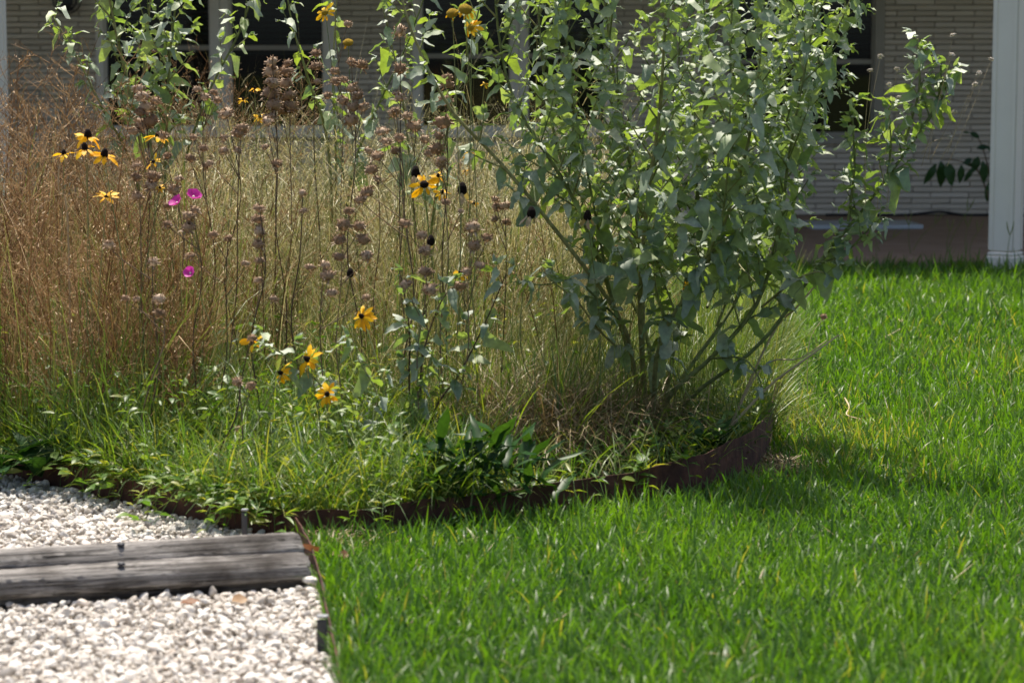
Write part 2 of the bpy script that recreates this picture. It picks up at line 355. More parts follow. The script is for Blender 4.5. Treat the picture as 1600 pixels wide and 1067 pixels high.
for a, b in solid: wbox(g, a, b, zb, WTOP + .06, WY + .012, WY + .2)
put(g, 'wall', M['mortar'], house, smooth=False)
# bricks, thin and long, in running bond
CH, BL, JT = .0425, .292, .007
brick_me = [bevel_box_mesh('brick', (1, .034, CH - JT), .004, M['brick'], jit=.0016, seed=k) for k in range(5)]
for me in brick_me:
    for v in me.vertices: v.co.x = math.copysign(.5, v.co.x) if abs(abs(v.co.x) - .5) < .02 else v.co.x
def brick_segments():
    z = .055 + CH / 2; row = 0
    while z < 2.7:
        segs = [(XL, XR)] if (z + CH / 2 < zb or z - CH / 2 > WTOP + .06) else solid
        off = (row % 2) * BL / 2 + (row * .0137 % .02)
        for a, b in segs:
            k = math.floor((a - XL - off) / BL)
            x = XL + off + k * BL
            while x < b:
                x0, x1 = max(x, a), min(x + BL, b)
                if x1 - x0 > .03: yield (x0 + JT / 2, x1 - JT / 2, z)
                x += BL
        z += CH; row += 1
cand = []
for x0, x1, z in brick_segments():
    px, py = px_of(np.array([(x0 + x1) / 2, WY, z]))
    pri = 9
    if -20 < py < 350 and 1370 < px < 1552: pri = 0
    elif -20 < py < 170 and 10 < px < 165: pri = 1
    elif -20 < py < 290 and 520 < px < 660: pri = 2
    elif 210 < py < 345 and 1240 < px < 1372: pri = 1
    cand.append((pri, -py, x0, x1, z))
cand.sort()
g = Geo()
for i, (pri, _, x0, x1, z) in enumerate(cand):
    dy = random.uniform(-.0035, .0035)
    if i < 300 and pri < 9:
        o = link('brick', brick_me[i % 5], house, ((x0 + x1) / 2, dy, z)); o.scale = (x1 - x0, 1, 1); o.rotation_euler = (0, random.uniform(-.004, .004), 0)
    else:
        wbox(g, x0, x1, z - (CH - JT) / 2, z + (CH - JT) / 2, WY - .015 + dy, WY + .015 + dy, rnd=random.random())
tag(put(g, 'brickwork', M['brick'], house, smooth=False), kind='stuff')
# windows
for gi, grp in enumerate(groups):
    ta, tb = WX(trims[gi][0]), WX(trims[gi][1]); zs = WZ(openings[grp[0]][2])
    for oi in grp:
        a, b, sp_ = openings[oi]; x0, x1 = WX(a), WX(b)
        fr = Geo(); left = ta if oi == grp[0] else (WX(openings[oi - 1][1]) + x0) / 2 + .002
        right = tb if oi == grp[-1] else (x1 + WX(openings[oi + 1][0])) / 2 - .002
        y0, y1 = WY - .03, WY + .06
        wbox(fr, left, x0, zs, WTOP + .05, y0, y1); wbox(fr, x1, right, zs, WTOP + .05, y0, y1)
        wbox(fr, x0, x1, WTOP, WTOP + .05, y0, y1); wbox(fr, x0, x1, zs, zs + .035, y0, y1)
        # inner stop, one step back
        wbox(fr, x0, x0 + .02, zs + .035, WTOP, y0 + .035, y1 + .02); wbox(fr, x1 - .02, x1, zs + .035, WTOP, y0 + .035, y1 + .02)
        tm_ = M['trim'] if gi < 2 else M['trim_tan']; win = put(fr, 'window', tm_, house, smooth=False)
        zm = WZ(75 if oi < 2 else 88 if oi < 4 else 97)
        rl = Geo(); wbox(rl, x0 + .02, x1 - .02, zm - .018, zm + .018, WY + .012, WY + .045)
        link('sash_rail', rl.mesh('sash_rail', M['trim_tan'], False, origin=house.location), win)
        for z0, z1, yy in ((zs + .035, zm - .018, WY + .03), (zm + .018, WTOP, WY + .022)):
            pg = Geo(); wbox(pg, x0 + .02, x1 - .02, z0, z1, yy, yy + .004)
            link('pane', pg.mesh('pane', M['glass'], False, origin=house.location), win)
        bl = Geo(); zz = zm - .02 if oi != 1 else zm - .04
        while zz < WTOP:
            R = Matrix.Rotation(math.radians(38), 3, 'X'); box(bl, ((x0 + x1) / 2, WY + .11, zz), (x1 - x0 - .05, .045, .002), R=np.array(R)); zz += .042
        link('blind', bl.mesh('blind', M['blind'], False, origin=house.location), win)
    sg = Geo(); wbox(sg, ta - .03, tb + .03, zs - .05, zs - .001, WY - .07, WY + .06)
    put(sg, 'sill', tm_, house, smooth=False)
# the rooms behind the panes, roof, gable ends
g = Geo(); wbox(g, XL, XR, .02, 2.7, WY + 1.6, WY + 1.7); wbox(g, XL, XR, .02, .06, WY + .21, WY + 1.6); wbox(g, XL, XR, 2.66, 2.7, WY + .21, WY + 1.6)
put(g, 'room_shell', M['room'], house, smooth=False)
EY = PY + .3
g = Geo(); zr = lambda y: 2.80 + (y - EY) * .3
v = []
for y in (EY, WY + 4):
    for x in (XL - .5, XR + .5): v += [[x, y, zr(y) + .04], [x, y, zr(y) + .16]]
v = np.array(v); g.add(v, quads=[[0, 2, 6, 4], [1, 5, 7, 3], [0, 1, 3, 2], [4, 6, 7, 5], [0, 4, 5, 1], [2, 3, 7, 6]])
roof = put(g, 'roof', M['roof'], house, smooth=False)
g = Geo(); wbox(g, XL - .4, XR + .4, 2.72, 2.76, EY + .03, WY - .01); put(g, 'porch_ceiling', M['soffit'], house, smooth=False)
g = Geo(); wbox(g, XL - .4, XR + .4, 2.56, 2.717, EY + .05, EY + .2); put(g, 'porch_beam', M['paint'], house, smooth=False)
g = Geo(); wbox(g, -9, 9, -.1, .05, 14.05, WY + .011); wbox(g, -9, 9, -.1, .046, 14.02, 14.05)
tag(put(g, 'porch_floor', M['slab'], smooth=False), kind='structure')

def porch_post(px_edge_l, px_edge_r, label):
    cx = P((px_edge_l + px_edge_r) / 2, 400, PY)[0]; rz = math.radians(-32)
    t = empty('porch_post', (cx, PY, 0), label, 'post', 'white porch posts')
    w = .142
    def prism(z0, z1, ww, name, b=.008, mat='paint', parent=t):
        me = bevel_box_mesh(name, (ww, ww, z1 - z0), b, M[mat]); o = link(name, me, parent, (0, 0, (z0 + z1) / 2)); o.rotation_euler = (0, 0, rz); return o
    shaft = prism(.13, 2.56, w, 'shaft')
    for k in range(4):
        for s in (-1, 1):
            gg = Geo(); box(gg, (s * (w / 2 - .012), -w / 2 - .003, 1.345), (.02, .006, 2.41))
            o = link('corner_bead', gg.mesh('corner_bead', M['paint'], False), t); o.rotation_euler = (0, 0, rz + k * math.pi / 2)
    prism(0, .105, .168, 'base', .006)
    prism(.1052, .129, .158, 'base_moulding', .007)
    return t
porch_post(1544, 1597, 'white square porch post at the right edge of the lawn')
porch_post(-38, 17, 'white porch post cut by the left picture edge behind the brown weeds')

# things on the porch
g = Geo(); pts = [P(x, y, WY - .1) for x, y in ((1290, 341), (1370, 338), (1420, 336), (1465, 331), (1490, 334), (1510, 338), (1560, 349), (1640, 352))]
for p in pts: p[2] = max(p[2], .06)
tube(g, cat_rom(pts, 40), .011, 6); tag(put(g, 'cable', M['cable']), 'thin black cable lying along the foot of the brick wall', 'cable')
p = P(1345, 349, 17.0)
o = link('pale_board', bevel_box_mesh('pale_board', (.78, .5, .03), .004, M['board']), None, (p[0], 17.0, .066)); o.rotation_euler = (0, 0, .05)
tag(o, 'flat pale blue-grey board lying on the porch by the wall', 'board')

# ------------------------------------------------------------------ timbers, edging, stakes
def timber(p_right, p_left, z0, label, spike_px):
    d = p_left - p_right; d[2] = 0; Ln = np.linalg.norm(d); yaw = math.atan2(-d[1], -d[0])
    prof = []
    hw, hh = .052, .039
    for k in range(20):
        a = k * 2 * math.pi / 20
        c, s = math.cos(a), math.sin(a)
        prof.append((hw * math.copysign(abs(c) ** 1.0, c), hh * math.copysign(abs(s) ** .92, s)))
    n = 90; xs = np.linspace(-Ln, 0, n); V = []
    r = np.random.default_rng(int(p_right[1] * 1000)); ph = r.uniform(0, 6, 20); gr = r.normal(0, .0012, 20); gr[r.integers(0, 20, 5)] -= .007
    for i, x in enumerate(xs):
        sc = 1.0 if 0 < i < n - 1 else .93
        wob = .003 * math.sin(x * 2.2 + ph[0]) + .0015 * math.sin(x * 7 + ph[1])
        for k, (a, b) in enumerate(prof):
            q = 1 + (gr[k] + .0014 * math.sin(x * 5 + ph[k]) + r.normal(0, .0006)) / .045
            V.append((x + (r.normal(0, .003) if i in (0, n - 1) else 0), a * sc * q, b * sc * q + wob))
    V = np.array(V); q = []
    for i in range(n - 1):
        for k in range(20): q.append([i * 20 + k, i * 20 + (k + 1) % 20, (i + 1) * 20 + (k + 1) % 20, (i + 1) * 20 + k])
    gg = Geo(); V = np.concatenate([V, [[-Ln, 0, 0], [0, 0, 0]]])
    tr = [[0 + (k + 1) % 20, k, n * 20] for k in range(20)] + [[(n - 1) * 20 + k, (n - 1) * 20 + (k + 1) % 20, n * 20 + 1] for k in range(20)]
    gg.add(V, tr, q)
    o = link('landscape_timber', gg.mesh('landscape_timber', M['timber']), None, (p_right[0], p_right[1], z0 + hh)); o.rotation_euler = (0, 0, yaw)
    tag(o, label, 'timber', 'weathered landscape timbers')
    s = Geo(); dx = -(p_right[0] - P(spike_px, 890, p_right[1])[0])
    tube(s, [(0, 0, -.03), (0, 0, .012)], .0045, 8); zc = .012
    for z, rr in ((zc, .001), (zc, .0085), (zc + .005, .008), (zc + .006, .001)): pass
    tube(s, [(0, 0, zc - .0005), (0, 0, zc), (0, 0, zc + .005), (0, 0, zc + .0055)], [.001, .0088, .0084, .001], 10)
    so = link('spike', s.mesh('spike', M['stake']), o, (dx, -.024 if 'front' in label else 0, hh - (.014 if 'front' in label else .015)))
    return o
pr = G(476, 929); pl = G(-420, 990)
timber(pr + np.array([0, .05, 0]), pl + np.array([0, .05, 0]), .014, 'front landscape timber, dark weathered side towards the white gravel', 188)
timber(pr + np.array([-.028, .163, 0]), pl + np.array([-.028, .163, 0]), .034, 'rear landscape timber, pale grey top, lying behind the front one', 188)

def strip(name, pts, h, label, z0=-.02, lean=None, n=60, mat='rust'):
    c = cat_rom(pts, n); c[:, 2] = 0
    T = norm(np.gradient(c, axis=0)); N = np.stack([-T[:, 1], T[:, 0], np.zeros(n)], -1) * .0018
    hh = np.broadcast_to(h, (n,)) if np.ndim(h) == 0 else np.interp(np.linspace(0, 1, n), np.linspace(0, 1, len(h)), h)
    wob = (np.sin(np.arange(n) * .55) * .003 + np.sin(np.arange(n) * 1.3 + 1) * .0015)
    up = np.zeros((n, 3)); up[:, 2] = hh + wob; ln = N / .0018 * (0 if lean is None else lean)
    lo = c + np.array([0, 0, z0]); hi = c + up + ln
    V = np.stack([lo - N, hi - N, hi + N, lo + N], 1).reshape(-1, 3); q = []
    for i in range(n - 1):
        a, b = i * 4, i * 4 + 4
        q += [[a, a + 1, b + 1, b], [a + 1, a + 2, b + 2, b + 1], [a + 2, a + 3, b + 3, b + 2]]
    q += [[0, 3, 2, 1], [(n - 1) * 4 + k for k in range(4)]]
    gg = Geo(); gg.add(V, quads=q); return tag(put(gg, name, M[mat], smooth=False), label, 'edging', 'rusted steel edging strips')
strip('steel_edging', PB, .085, 'rusted steel edging between the left white gravel and the weedy bed')
strip('steel_edging', PA + PAb[:3], [.075, .08, .086, .104, .122, .13, .126, .116, .108], 'long dark rusted steel edging curving along lawn under the tall shrub', n=90)
strip('steel_edging', PC, [.07, .055, .04, .034, .034], 'short rusted steel edging strip between front gravel and lawn', n=70)

def stake(px, py_top, py_bot, wpx, label, tilt=0.0):
    p = G(px, py_bot, .015); Y = p[1]; top = P(px, py_top, Y); w = wpx / F * Y; h = top[2] + .02
    t = empty('edging_stake', (p[0], Y - .008, 0), label, 'stake', 'black edging stakes')
    b = link('blade', bevel_box_mesh('blade', (w, .006, h), .0015, M['stake']), t, (0, 0, h / 2 - .02)); b.rotation_euler = (0, tilt, 0)
    c = link('folded_top', bevel_box_mesh('folded_top', (w * 1.12, .03, .006), .002, M['lit_top']), t, (tilt * h, .012, h - .016)); c.rotation_euler = (-.15, tilt, 0)
    return t
stake(383, 799, 850, 9, 'narrow black steel stake behind the rear timber')
stake(504, 966, 1018, 17, 'wide black steel stake at the gravel edge before the lawn')

# ------------------------------------------------------------------ gravel
def pebble_tmpl(seed, sub=2):
    r = np.random.default_rng(seed)
    bm = bmesh.new(); bmesh.ops.create_icosphere(bm, subdivisions=sub, radius=1)
    v = np.array([q.co[:] for q in bm.verts]); t = np.array([[w.index for w in f.verts] for f in bm.faces]); bm.free()
    for k in range(10):                                   # a few planar chops make chips, not balls
        n = norm(r.normal(size=3)); d = v @ n; lim = r.uniform(.45, .8)
        v = v - np.maximum(d - lim, 0)[:, None] * n * .85
    v = v * (1 + r.normal(0, .03, len(v)))[:, None]
    return v * np.array([1, r.uniform(.7, .95), r.uniform(.5, .75)]), t, np.zeros((0, 4), int)
PT = [pebble_tmpl(k) for k in range(8)]; PT0 = [pebble_tmpl(k, 1) for k in range(8)]     # the buried layer is coarser
def rand_rot(N, flat=.5):
    a, b, c = U(0, 6.28, N), rng.normal(0, flat, N), rng.normal(0, flat, N)
    ca, sa, cb, sb, cc, sc = np.cos(a), np.sin(a), np.cos(b), np.sin(b), np.cos(c), np.sin(c); z, o = np.zeros(N), np.ones(N)
    Rz = np.stack([ca, -sa, z, sa, ca, z, z, z, o], -1).reshape(N, 3, 3); Rx = np.stack([o, z, z, z, cb, -sb, z, sb, cb], -1).reshape(N, 3, 3)
    Ry = np.stack([cc, z, sc, z, o, z, -sc, z, cc], -1).reshape(N, 3, 3)
    return Rz @ Rx @ Ry
g = Geo(); sx, sy = [], []
for lay, (sp_, z0) in enumerate(((.0152, .0095), (.018, .017))):
    X, Y = np.meshgrid(np.arange(-1.75, -.25, sp_), np.arange(4.25, 7.4, sp_)); X = X.ravel() + U(-.009, .009, X.size); Y = Y.ravel() + U(-.007, .007, Y.size)
    # inside the gravel, off the timbers, and only where the yard near the frame can see it
    ok = inside(GRAV, X, Y) & (np.abs(X) < Y * .24 + .02)
    tf = (Y - (pr[1] + .1 + (X - pr[0]) * (pl[1] - pr[1]) / (pl[0] - pr[0])))
    ok &= ~((np.abs(tf) < .10) & (X < pr[0] - .005)); ok &= ~((np.abs(tf - 0) < .02) & (X < pr[0]))
    for q in (PB, PC):
        for i in range(len(q) - 1):
            a, b = q[i][:2], q[i + 1][:2]; ab = b - a; tt = np.clip(((X - a[0]) * ab[0] + (Y - a[1]) * ab[1]) / (ab @ ab), 0, 1)
            ok &= np.hypot(X - a[0] - tt * ab[0], Y - a[1] - tt * ab[1]) > .012
    if lay: ok &= U(0, 1, X.size) < .8
    X, Y = X[ok], Y[ok]; N = len(X); k = rng.integers(0, 8, N)
    sz = np.clip(rng.lognormal(math.log(.0093), .38, N), .004, .021)
    for j in range(8):
        s = k == j; n = s.sum()
        if not n: continue
        tm = PT[j] if lay else PT0[j]
        scatter(g, tm, rand_rot(n) * sz[s][:, None, None], np.stack([X[s], Y[s], z0 + U(-.003, .006, n)], -1), U(0, 1, n))
tag(put(g, 'gravel', M['pebble'], smooth=False), 'loose white and cream marble gravel around the timbers', 'gravel', kind='stuff')
def one_stone(px, py, size, label, k, z=.02):
    p = G(px, py, z); gg = Geo(); scatter(gg, PT[k], np.eye(3)[None] * size, [p], [.55]); tag(put(gg, 'stone', M['pebble'], base=p), label, 'stone')
one_stone(486, 906, .021, 'largest white stone wedged at the end of the front timber', 3, .035)
one_stone(1154, 762, .011, 'small pale stone at the foot of the curved dark edging', 5, .012)

# ------------------------------------------------------------------ lawn
def lawn_points():
    out = []
    for D in np.arange(4.2, 14.0, .1):
        dens = 11500 * (5 / D) ** 1.55; wid = D * .5 + .3
        n = int(dens * wid * .1); x = U(-wid / 2, wid / 2, n); y = U(D, D + .1, n)
        out.append(np.stack([x, y], -1))
    p = np.concatenate(out)
    ok = ~inside(BED, p[:, 0], p[:, 1]) & ~inside(GRAV, p[:, 0], p[:, 1])
    # a thin strip of bare litter outside the bend of the edging
    q = G(1205, 735)[:2]; dd = np.hypot(p[:, 0] - q[0], (p[:, 1] - q[1]) * .45)
    ok &= ~((dd < .11) & (U(0, 1, len(p)) < .9))
    return p[ok]
lp = lawn_points(); N = len(lp)
pat = np.sin(lp[:, 0] * 3.1 + 1.3) * np.cos(lp[:, 1] * 1.9 + lp[:, 0] * 1.2) + .6 * np.sin(lp[:, 0] * 7.7 + lp[:, 1] * 4.1)
far = np.clip((lp[:, 1] - 6) / 7, 0, 1)
Ln = np.clip(rng.normal(.057, .027, N), .016, .15) * (1 + .12 * pat) * (1 + .45 * far)
for q in (PA + PAb[:2],):
    dmin = np.full(N, 9.)
    for i in range(len(q) - 1):
        a, b = q[i][:2], q[i + 1][:2]; ab = b - a; tt = np.clip(((lp - a) @ ab) / (ab @ ab), 0, 1); dmin = np.minimum(dmin, np.hypot(*(lp - a - tt[:, None] * ab).T))
    Ln *= np.clip(.62 + dmin / .35, 0, 1)
Wd = np.clip(rng.normal(.0043, .0013, N), .002, .0075) * (1 + .5 * far)
hd = U(0, 6.283, N); rn = np.clip(rng.beta(2.2, 2.6, N) * .78 + .09 * pat + .02, 0, .72)
dryp = np.exp(-(((lp[:, 0] - G(1300, 680)[0]) / .28) ** 2 + ((lp[:, 1] - G(1300, 680)[1]) / .7) ** 2)) + .5 * np.exp(-(((lp[:, 0] - 2.1) / .5) ** 2 + ((lp[:, 1] - 9.6) / .9) ** 2))
rn = np.where(U(0, 1, N) < dryp * .4, U(.85, .999, N), rn); Ln *= 1 - .3 * dryp
rn = np.where(U(0, 1, N) < .02, U(.9, .999, N), rn)
g = Geo(); blades(g, np.column_stack([lp, np.zeros(N)]), hd, Ln, Wd, np.abs(rng.normal(.15, .32, N)), np.abs(rng.normal(.75, .55, N)), rn, 3)
# low broad runners and shaded under-blades
n2 = N // 3; ii = rng.integers(0, N, n2)
blades(g, np.column_stack([lp[ii] + rng.normal(0, .01, (n2, 2)), np.full(n2, .004)]), U(0, 6.283, n2), U(.03, .06, n2), U(.004, .007, n2) * (1 + .4 * far[ii]), U(.5, 1.1, n2), U(.1, .6, n2), U(0, .7, n2), 2)
tag(put(g, 'lawn_grass', M['lawn']), 'bright green coarse lawn grass right of and before the bed', 'grass', kind='stuff')

# ------------------------------------------------------------------ bed: dry meadow, brown thicket, ground cover
def bed_points(n, px0, px1, y0, y1, power=1.0):
    out = np.zeros((0, 2))
    while len(out) < n:
        Y = y0 + (y1 - y0) * U(0, 1, n * 3) ** power; px = U(px0, px1, n * 3); X = (px - 800) / F * Y
        ok = inside(BED, X, Y); out = np.concatenate([out, np.stack([X[ok], Y[ok]], -1)])
        if ok.sum() == 0: break
    p = out[:n]; return np.column_stack([p, np.full(len(p), .048)])
g = Geo()
def strands(geo, n, area, h, hs, w, lean=.12, bend=.5, rlo=0, rhi=1, segs=4, power=1.0):
    b = bed_points(n, *area, power); n = len(b)
    hv = .86 + .3 * np.sin(b[:, 0] * 5.3 + b[:, 1] * 2.1) * np.cos(b[:, 0] * 2.7 - b[:, 1] * 3.3) + .1 * np.sin(b[:, 0] * 13 + b[:, 1] * 9)
    blades(geo, b, U(0, 6.283, n), np.clip(rng.normal(h, hs, n), h * .35, h * 1.6) * hv, U(w * .6, w * 1.4, n), np.abs(rng.normal(0, lean, n)), np.abs(rng.normal(0, bend, n)),
           U(rlo, rhi, n), segs, prof=np.interp(np.arange(segs) / segs, [0, 1], [1, .45]))
# reddish brown twiggy weeds
def twiggy(geo, base, h, lean, nbr, spread, seed, r0=.0022, wisps=True):
    r = np.random.default_rng(seed); N = len(base)
    hd = r.uniform(0, 6.283, N); le = np.abs(r.normal(0, lean, N)); K = 6; s = np.linspace(0, 1, K)
    hz = (le[:, None] * s + .12 * s ** 2) * h[:, None]
    Pn = base[:, None] + np.stack([hz * np.cos(hd)[:, None], hz * np.sin(hd)[:, None], s * h[:, None]], -1)
    Pn[:, 1:-1, :2] += r.normal(0, .006, (N, K - 2, 2))
    rn = r.uniform(0, .7, N)
    tubes(geo, Pn, r0 * (1.1 - .75 * s)[None] * r.uniform(.7, 1.3, N)[:, None], 3, rn * .5)
    # side branches
    t = r.uniform(.3, 1, (N, nbr)); i = np.minimum((t * (K - 1)).astype(int), K - 2); f = t * (K - 1) - i
    n_i = np.arange(N)[:, None]; st = (Pn[n_i, i] * (1 - f)[..., None] + Pn[n_i, i + 1] * f[..., None]).reshape(-1, 3)
    nb = len(st); a = r.uniform(0, 6.283, nb); ln = r.uniform(.4, 1, nb) * spread * (1.25 - .8 * t.ravel())
    up = r.uniform(.5, 1.3, nb); d = norm(np.stack([np.cos(a), np.sin(a), up], -1)); s3 = np.linspace(0, 1, 3)
    bp = st[:, None] + d[:, None] * (ln[:, None] * s3)[..., None]; bp[:, 2, 2] += ln * .12
    tubes(geo, bp, r0 * .42 * (1.1 - .6 * s3)[None], 3, np.repeat(rn, nbr))
    if wisps:
        m = nb * 3; k = np.repeat(np.arange(nb), 3); u = r.uniform(.25, 1, m)
        ws = st[k] + d[k] * (ln[k] * u)[:, None]; d2 = norm(d[k] + r.normal(0, .55, (m, 3))); l2 = r.uniform(.25, .7, m) * ln[k]
        we = ws + d2 * l2[:, None]; tubes(geo, np.stack([ws, we], 1), np.array([[r0 * .28, r0 * .16]]), 3, np.clip(np.repeat(rn, nbr)[k] + r.uniform(-.1, .25, m), 0, .99))
        ws2 = np.concatenate([we, ws + d2 * (l2 * .6)[:, None]]); m2 = len(ws2)
        blades(geo, ws2, r.uniform(0, 6.283, m2), r.uniform(.006, .016, m2), r.uniform(.0018, .0036, m2), r.uniform(.2, 1.8, m2), np.zeros(m2), np.clip(r.uniform(.3, 1, m2), 0, .99), 2)
strands(g, 4300, (230, 960, 7.6, 11.4), .82, .22, .0024, .25, .9)
strands(g, 2800, (250, 960, 7.4, 10.5), .62, .22, .0024, .5, 1.3)
strands(g, 7000, (300, 900, 7.0, 9.5), .42, .14, .0024, .3, 1.1)
strands(g, 4500, (-60, 330, 7.2, 11.4), .64, .18, .0024, .22, .8)
tan_bits = bed_points(5000, 240, 960, 7.4, 10.8); nb_ = len(tan_bits); tan_bits[:, 2] = rng.uniform(.15, .85, nb_)
blades(g, tan_bits, U(0, 6.283, nb_), U(.02, .08, nb_), U(.0018, .0042, nb_), U(.1, 2.2, nb_), U(-.5, .8, nb_), U(.2, 1, nb_), 2)
# nodding fine seed heads: short kinked wisps near the tops
n = 9000; b = bed_points(n, 240, 960, 8.0, 11.4); b[:, 2] = rng.normal(.62, .14, n)
blades(g, b, U(0, 6.283, n), U(.05, .14, n), U(.0016, .003, n), U(.2, 1.4, n), U(.3, 1.6, n), U(.3, 1, n), 3)
b = bed_points(430, 250, 980, 7.5, 11.2); twiggy(g, b, U(.4, 1.0, len(b)), .28, 12, .22, 5, r0=.0021)
tag(put(g, 'dry_grass', M['tan']), 'tall fine straw-coloured dry grass filling the middle of the bed', 'dry grass', kind='stuff')
g = Geo()
strands(g, 9000, (960, 1235, 7.2, 11.2), .30, .09, .003, .3, 1.1)
strands(g, 6000, (380, 1000, 6.9, 10.5), .36, .12, .0034, .2, .8, 0, .9)
strands(g, 5000, (-60, 420, 6.6, 9.5), .36, .12, .0036, .2, .8, 0, .8)
strands(g, 2600, (-60, 320, 7.0, 9.8), .66, .2, .003, .22, .7, 0, 1)
strands(g, 4500, (300, 960, 7.4, 10.5), .60, .2, .003, .28, .9, 0, 1)
n = 420; f = U(0, 1, n) * 3.999; k = f.astype(int); q = np.array(PAb); b = q[k] * (1 - (f - k))[:, None] + q[k + 1] * (f - k)[:, None]
b[:, 0] += rng.normal(-.02, .05, n); b[:, 2] = .01
blades(g, b, rng.normal(-.3, .9, n), U(.08, .26, n), U(.002, .0036, n), U(.1, .9, n), U(.3, 1.4, n), U(.4, 1, n), 4)
tag(put(g, 'green_meadow_grass', M['strawg']), 'yellow-green fine grass low among the dry stalks', 'meadow grass', kind='stuff')

g = Geo()
b = bed_points(130, -70, 270, 6.9, 9.8); px, _ = px_of(b)
hh = np.interp(px, [-70, 0, 60, 130, 200, 260, 340], [1.12, 1.15, 1.12, 1.0, .95, .88, .74]) * U(.55, 1.12, len(b))
twiggy(g, b, hh, .2, 18, .27, 3, r0=.0028)
b = bed_points(70, 230, 420, 7.2, 9.8); twiggy(g, b, U(.5, .85, len(b)), .12, 18, .16, 4)
b = bed_points(110, 330, 1000, 7.2, 10.5); twiggy(g, b, U(.4, .85, len(b)), .2, 12, .2, 6)
strands(g, 3200, (-70, 300, 6.9, 9.6), .62, .2, .0026, .25, .7, .2, .95)
b = bed_points(60, -70, 330, 6.7, 7.6); twiggy(g, b, U(.35, .8, len(b)), .22, 18, .2, 9, r0=.0026)
b = bed_points(45, 150, 420, 9.6, 11.3); twiggy(g, b, U(.85, 1.2, len(b)), .16, 16, .26, 13)
tag(put(g, 'brown_weeds', M['brown']), 'dense reddish brown dead twiggy weeds on the left of the bed', 'dead weeds', kind='stuff')

# collapsed brown tuft left of the shrub base
g = Geo()
for cx, cy, n in ((G(765, 745)[0], 7.1, 1000), (G(880, 740)[0], 7.15, 1000), (G(690, 740)[0], 7.35, 400), (G(960, 730)[0], 7.1, 500), (G(850, 770)[0], 6.8, 500)):
    base = np.column_stack([rng.normal(cx, .10, n), rng.normal(cy, .08, n), np.full(n, .05)])
    blades(g, base, U(0, 6.283, n), U(.22, .46, n), U(.002, .0042, n), U(0, .5, n), U(1.2, 2.5, n), U(0, 1, n), 5, prof=[1, 1, .9, .75, .5])
tag(put(g, 'dead_grass_tuft', M['deadbr']), 'drooping tuft of dead brown grass left of the shrub stems', 'grass tuft', kind='stuff')

# green ground cover along the front of the bed
LT = [leaf_tmpl(.16, .4, .2, .35, .02, 20), leaf_tmpl(.22, .35, .25, .3, .03, 21), leaf_tmpl(.12, .45, .2, .5, .02, 22)]
def small_tmpl(w):
    V = np.array([[0, 0, 0], [-w, .35, .06], [0, .4, 0], [w, .35, .06], [-w * .7, .7, -.02], [0, .75, -.06], [w * .7, .7, -.02], [0, 1, -.16]])
    return V, np.array([[0, 2, 1], [0, 3, 2], [4, 5, 7], [5, 6, 7]]), np.array([[1, 2, 5, 4], [2, 3, 6, 5]])
ST = [small_tmpl(.16), small_tmpl(.24), small_tmpl(.1)]
g = Geo()
def cover(n, area, zlo, zhi, slo, shi, power=1.0, rlo=0, rhi=1):
    b = bed_points(n, *area, power); n = len(b); b[:, 2] = .05 + U(0, 1, n) ** 1.3 * (zhi - zlo) + zlo
    a = U(0, 6.283, n); d = np.stack([np.cos(a), np.sin(a), U(-.5, .9, n)], -1); up = np.array([0, 0, 1]) + rng.normal(0, .45, (n, 3))
    k = rng.integers(0, 3, n); sz = U(slo, shi, n); r = U(rlo, rhi, n)
    for j in range(3):
        s = k == j; scatter(g, ST[j], basis(d[s], up[s], sz[s]), b[s], r[s])
cover(3000, (-60, 640, 6.0, 7.6), 0, .12, .012, .038, .9)
cover(1800, (-60, 640, 6.3, 7.9), .04, .28, .012, .04, 1.0)
cover(900, (600, 1010, 6.3, 7.4), 0, .10, .014, .04, .9, 0, .5)
cover(2200, (980, 1220, 6.6, 8.2), 0, .12, .015, .045)
cover(3500, (-60, 900, 7.0, 9.0), .05, .38, .015, .04, 1.0)
n = 19000; b = bed_points(n, -60, 760, 6.0, 7.6, .9)
blades(g, b, U(0, 6.283, n), U(.06, .30, n), U(.0018, .0046, n), U(0, .6, n), U(.4, 2.0, n), U(.1, 1, n), 4)
n = 1500; b = bed_points(n, 760, 1180, 6.3, 7.6, .9)
blades(g, b, U(0, 6.283, n), U(.07, .24, n), U(.0022, .005, n), U(0, .6, n), U(.4, 2.0, n), U(.1, 1, n), 4)
sprout_b = bed_points(420, -60, 700, 6.05, 7.7)
for _ in range(230):
    b = sprout_b[_]; hh_ = random.uniform(.08, .3); tl = rng.normal(0, .06, 2); e = b + [tl[0], tl[1], hh_]
    c = cat_rom([b, (b + e) / 2 + rng.normal(0, .008, 3), e], 5); rv = random.random(); tube(g, c, np.linspace(.0016, .0008, 5), 3, rv)
    m = int(hh_ / .018); tt = np.linspace(.25, 1, m); pos = np.array([c[min(int(u * 4), 3)] + (c[min(int(u * 4), 3) + 1] - c[min(int(u * 4), 3)]) * (u * 4 - min(int(u * 4), 3)) for u in tt]); a = np.arange(m) * 2.4 + rv * 6
    scatter(g, ST[_ % 3], basis(np.stack([np.cos(a), np.sin(a), U(-.1, .9, m)], -1), np.array([0, 0, 1]) + rng.normal(0, .25, (m, 3)), U(.02, .05, m)), pos, (rv + U(-.1, .1, m)) % 1)
n = 3800; b = bed_points(n, -60, 900, 6.7, 7.9)
blades(g, b, U(0, 6.283, n), U(.18, .46, n), U(.0018, .0046, n), U(0, .6, n), U(.4, 1.8, n), U(.05, .9, n), 5)
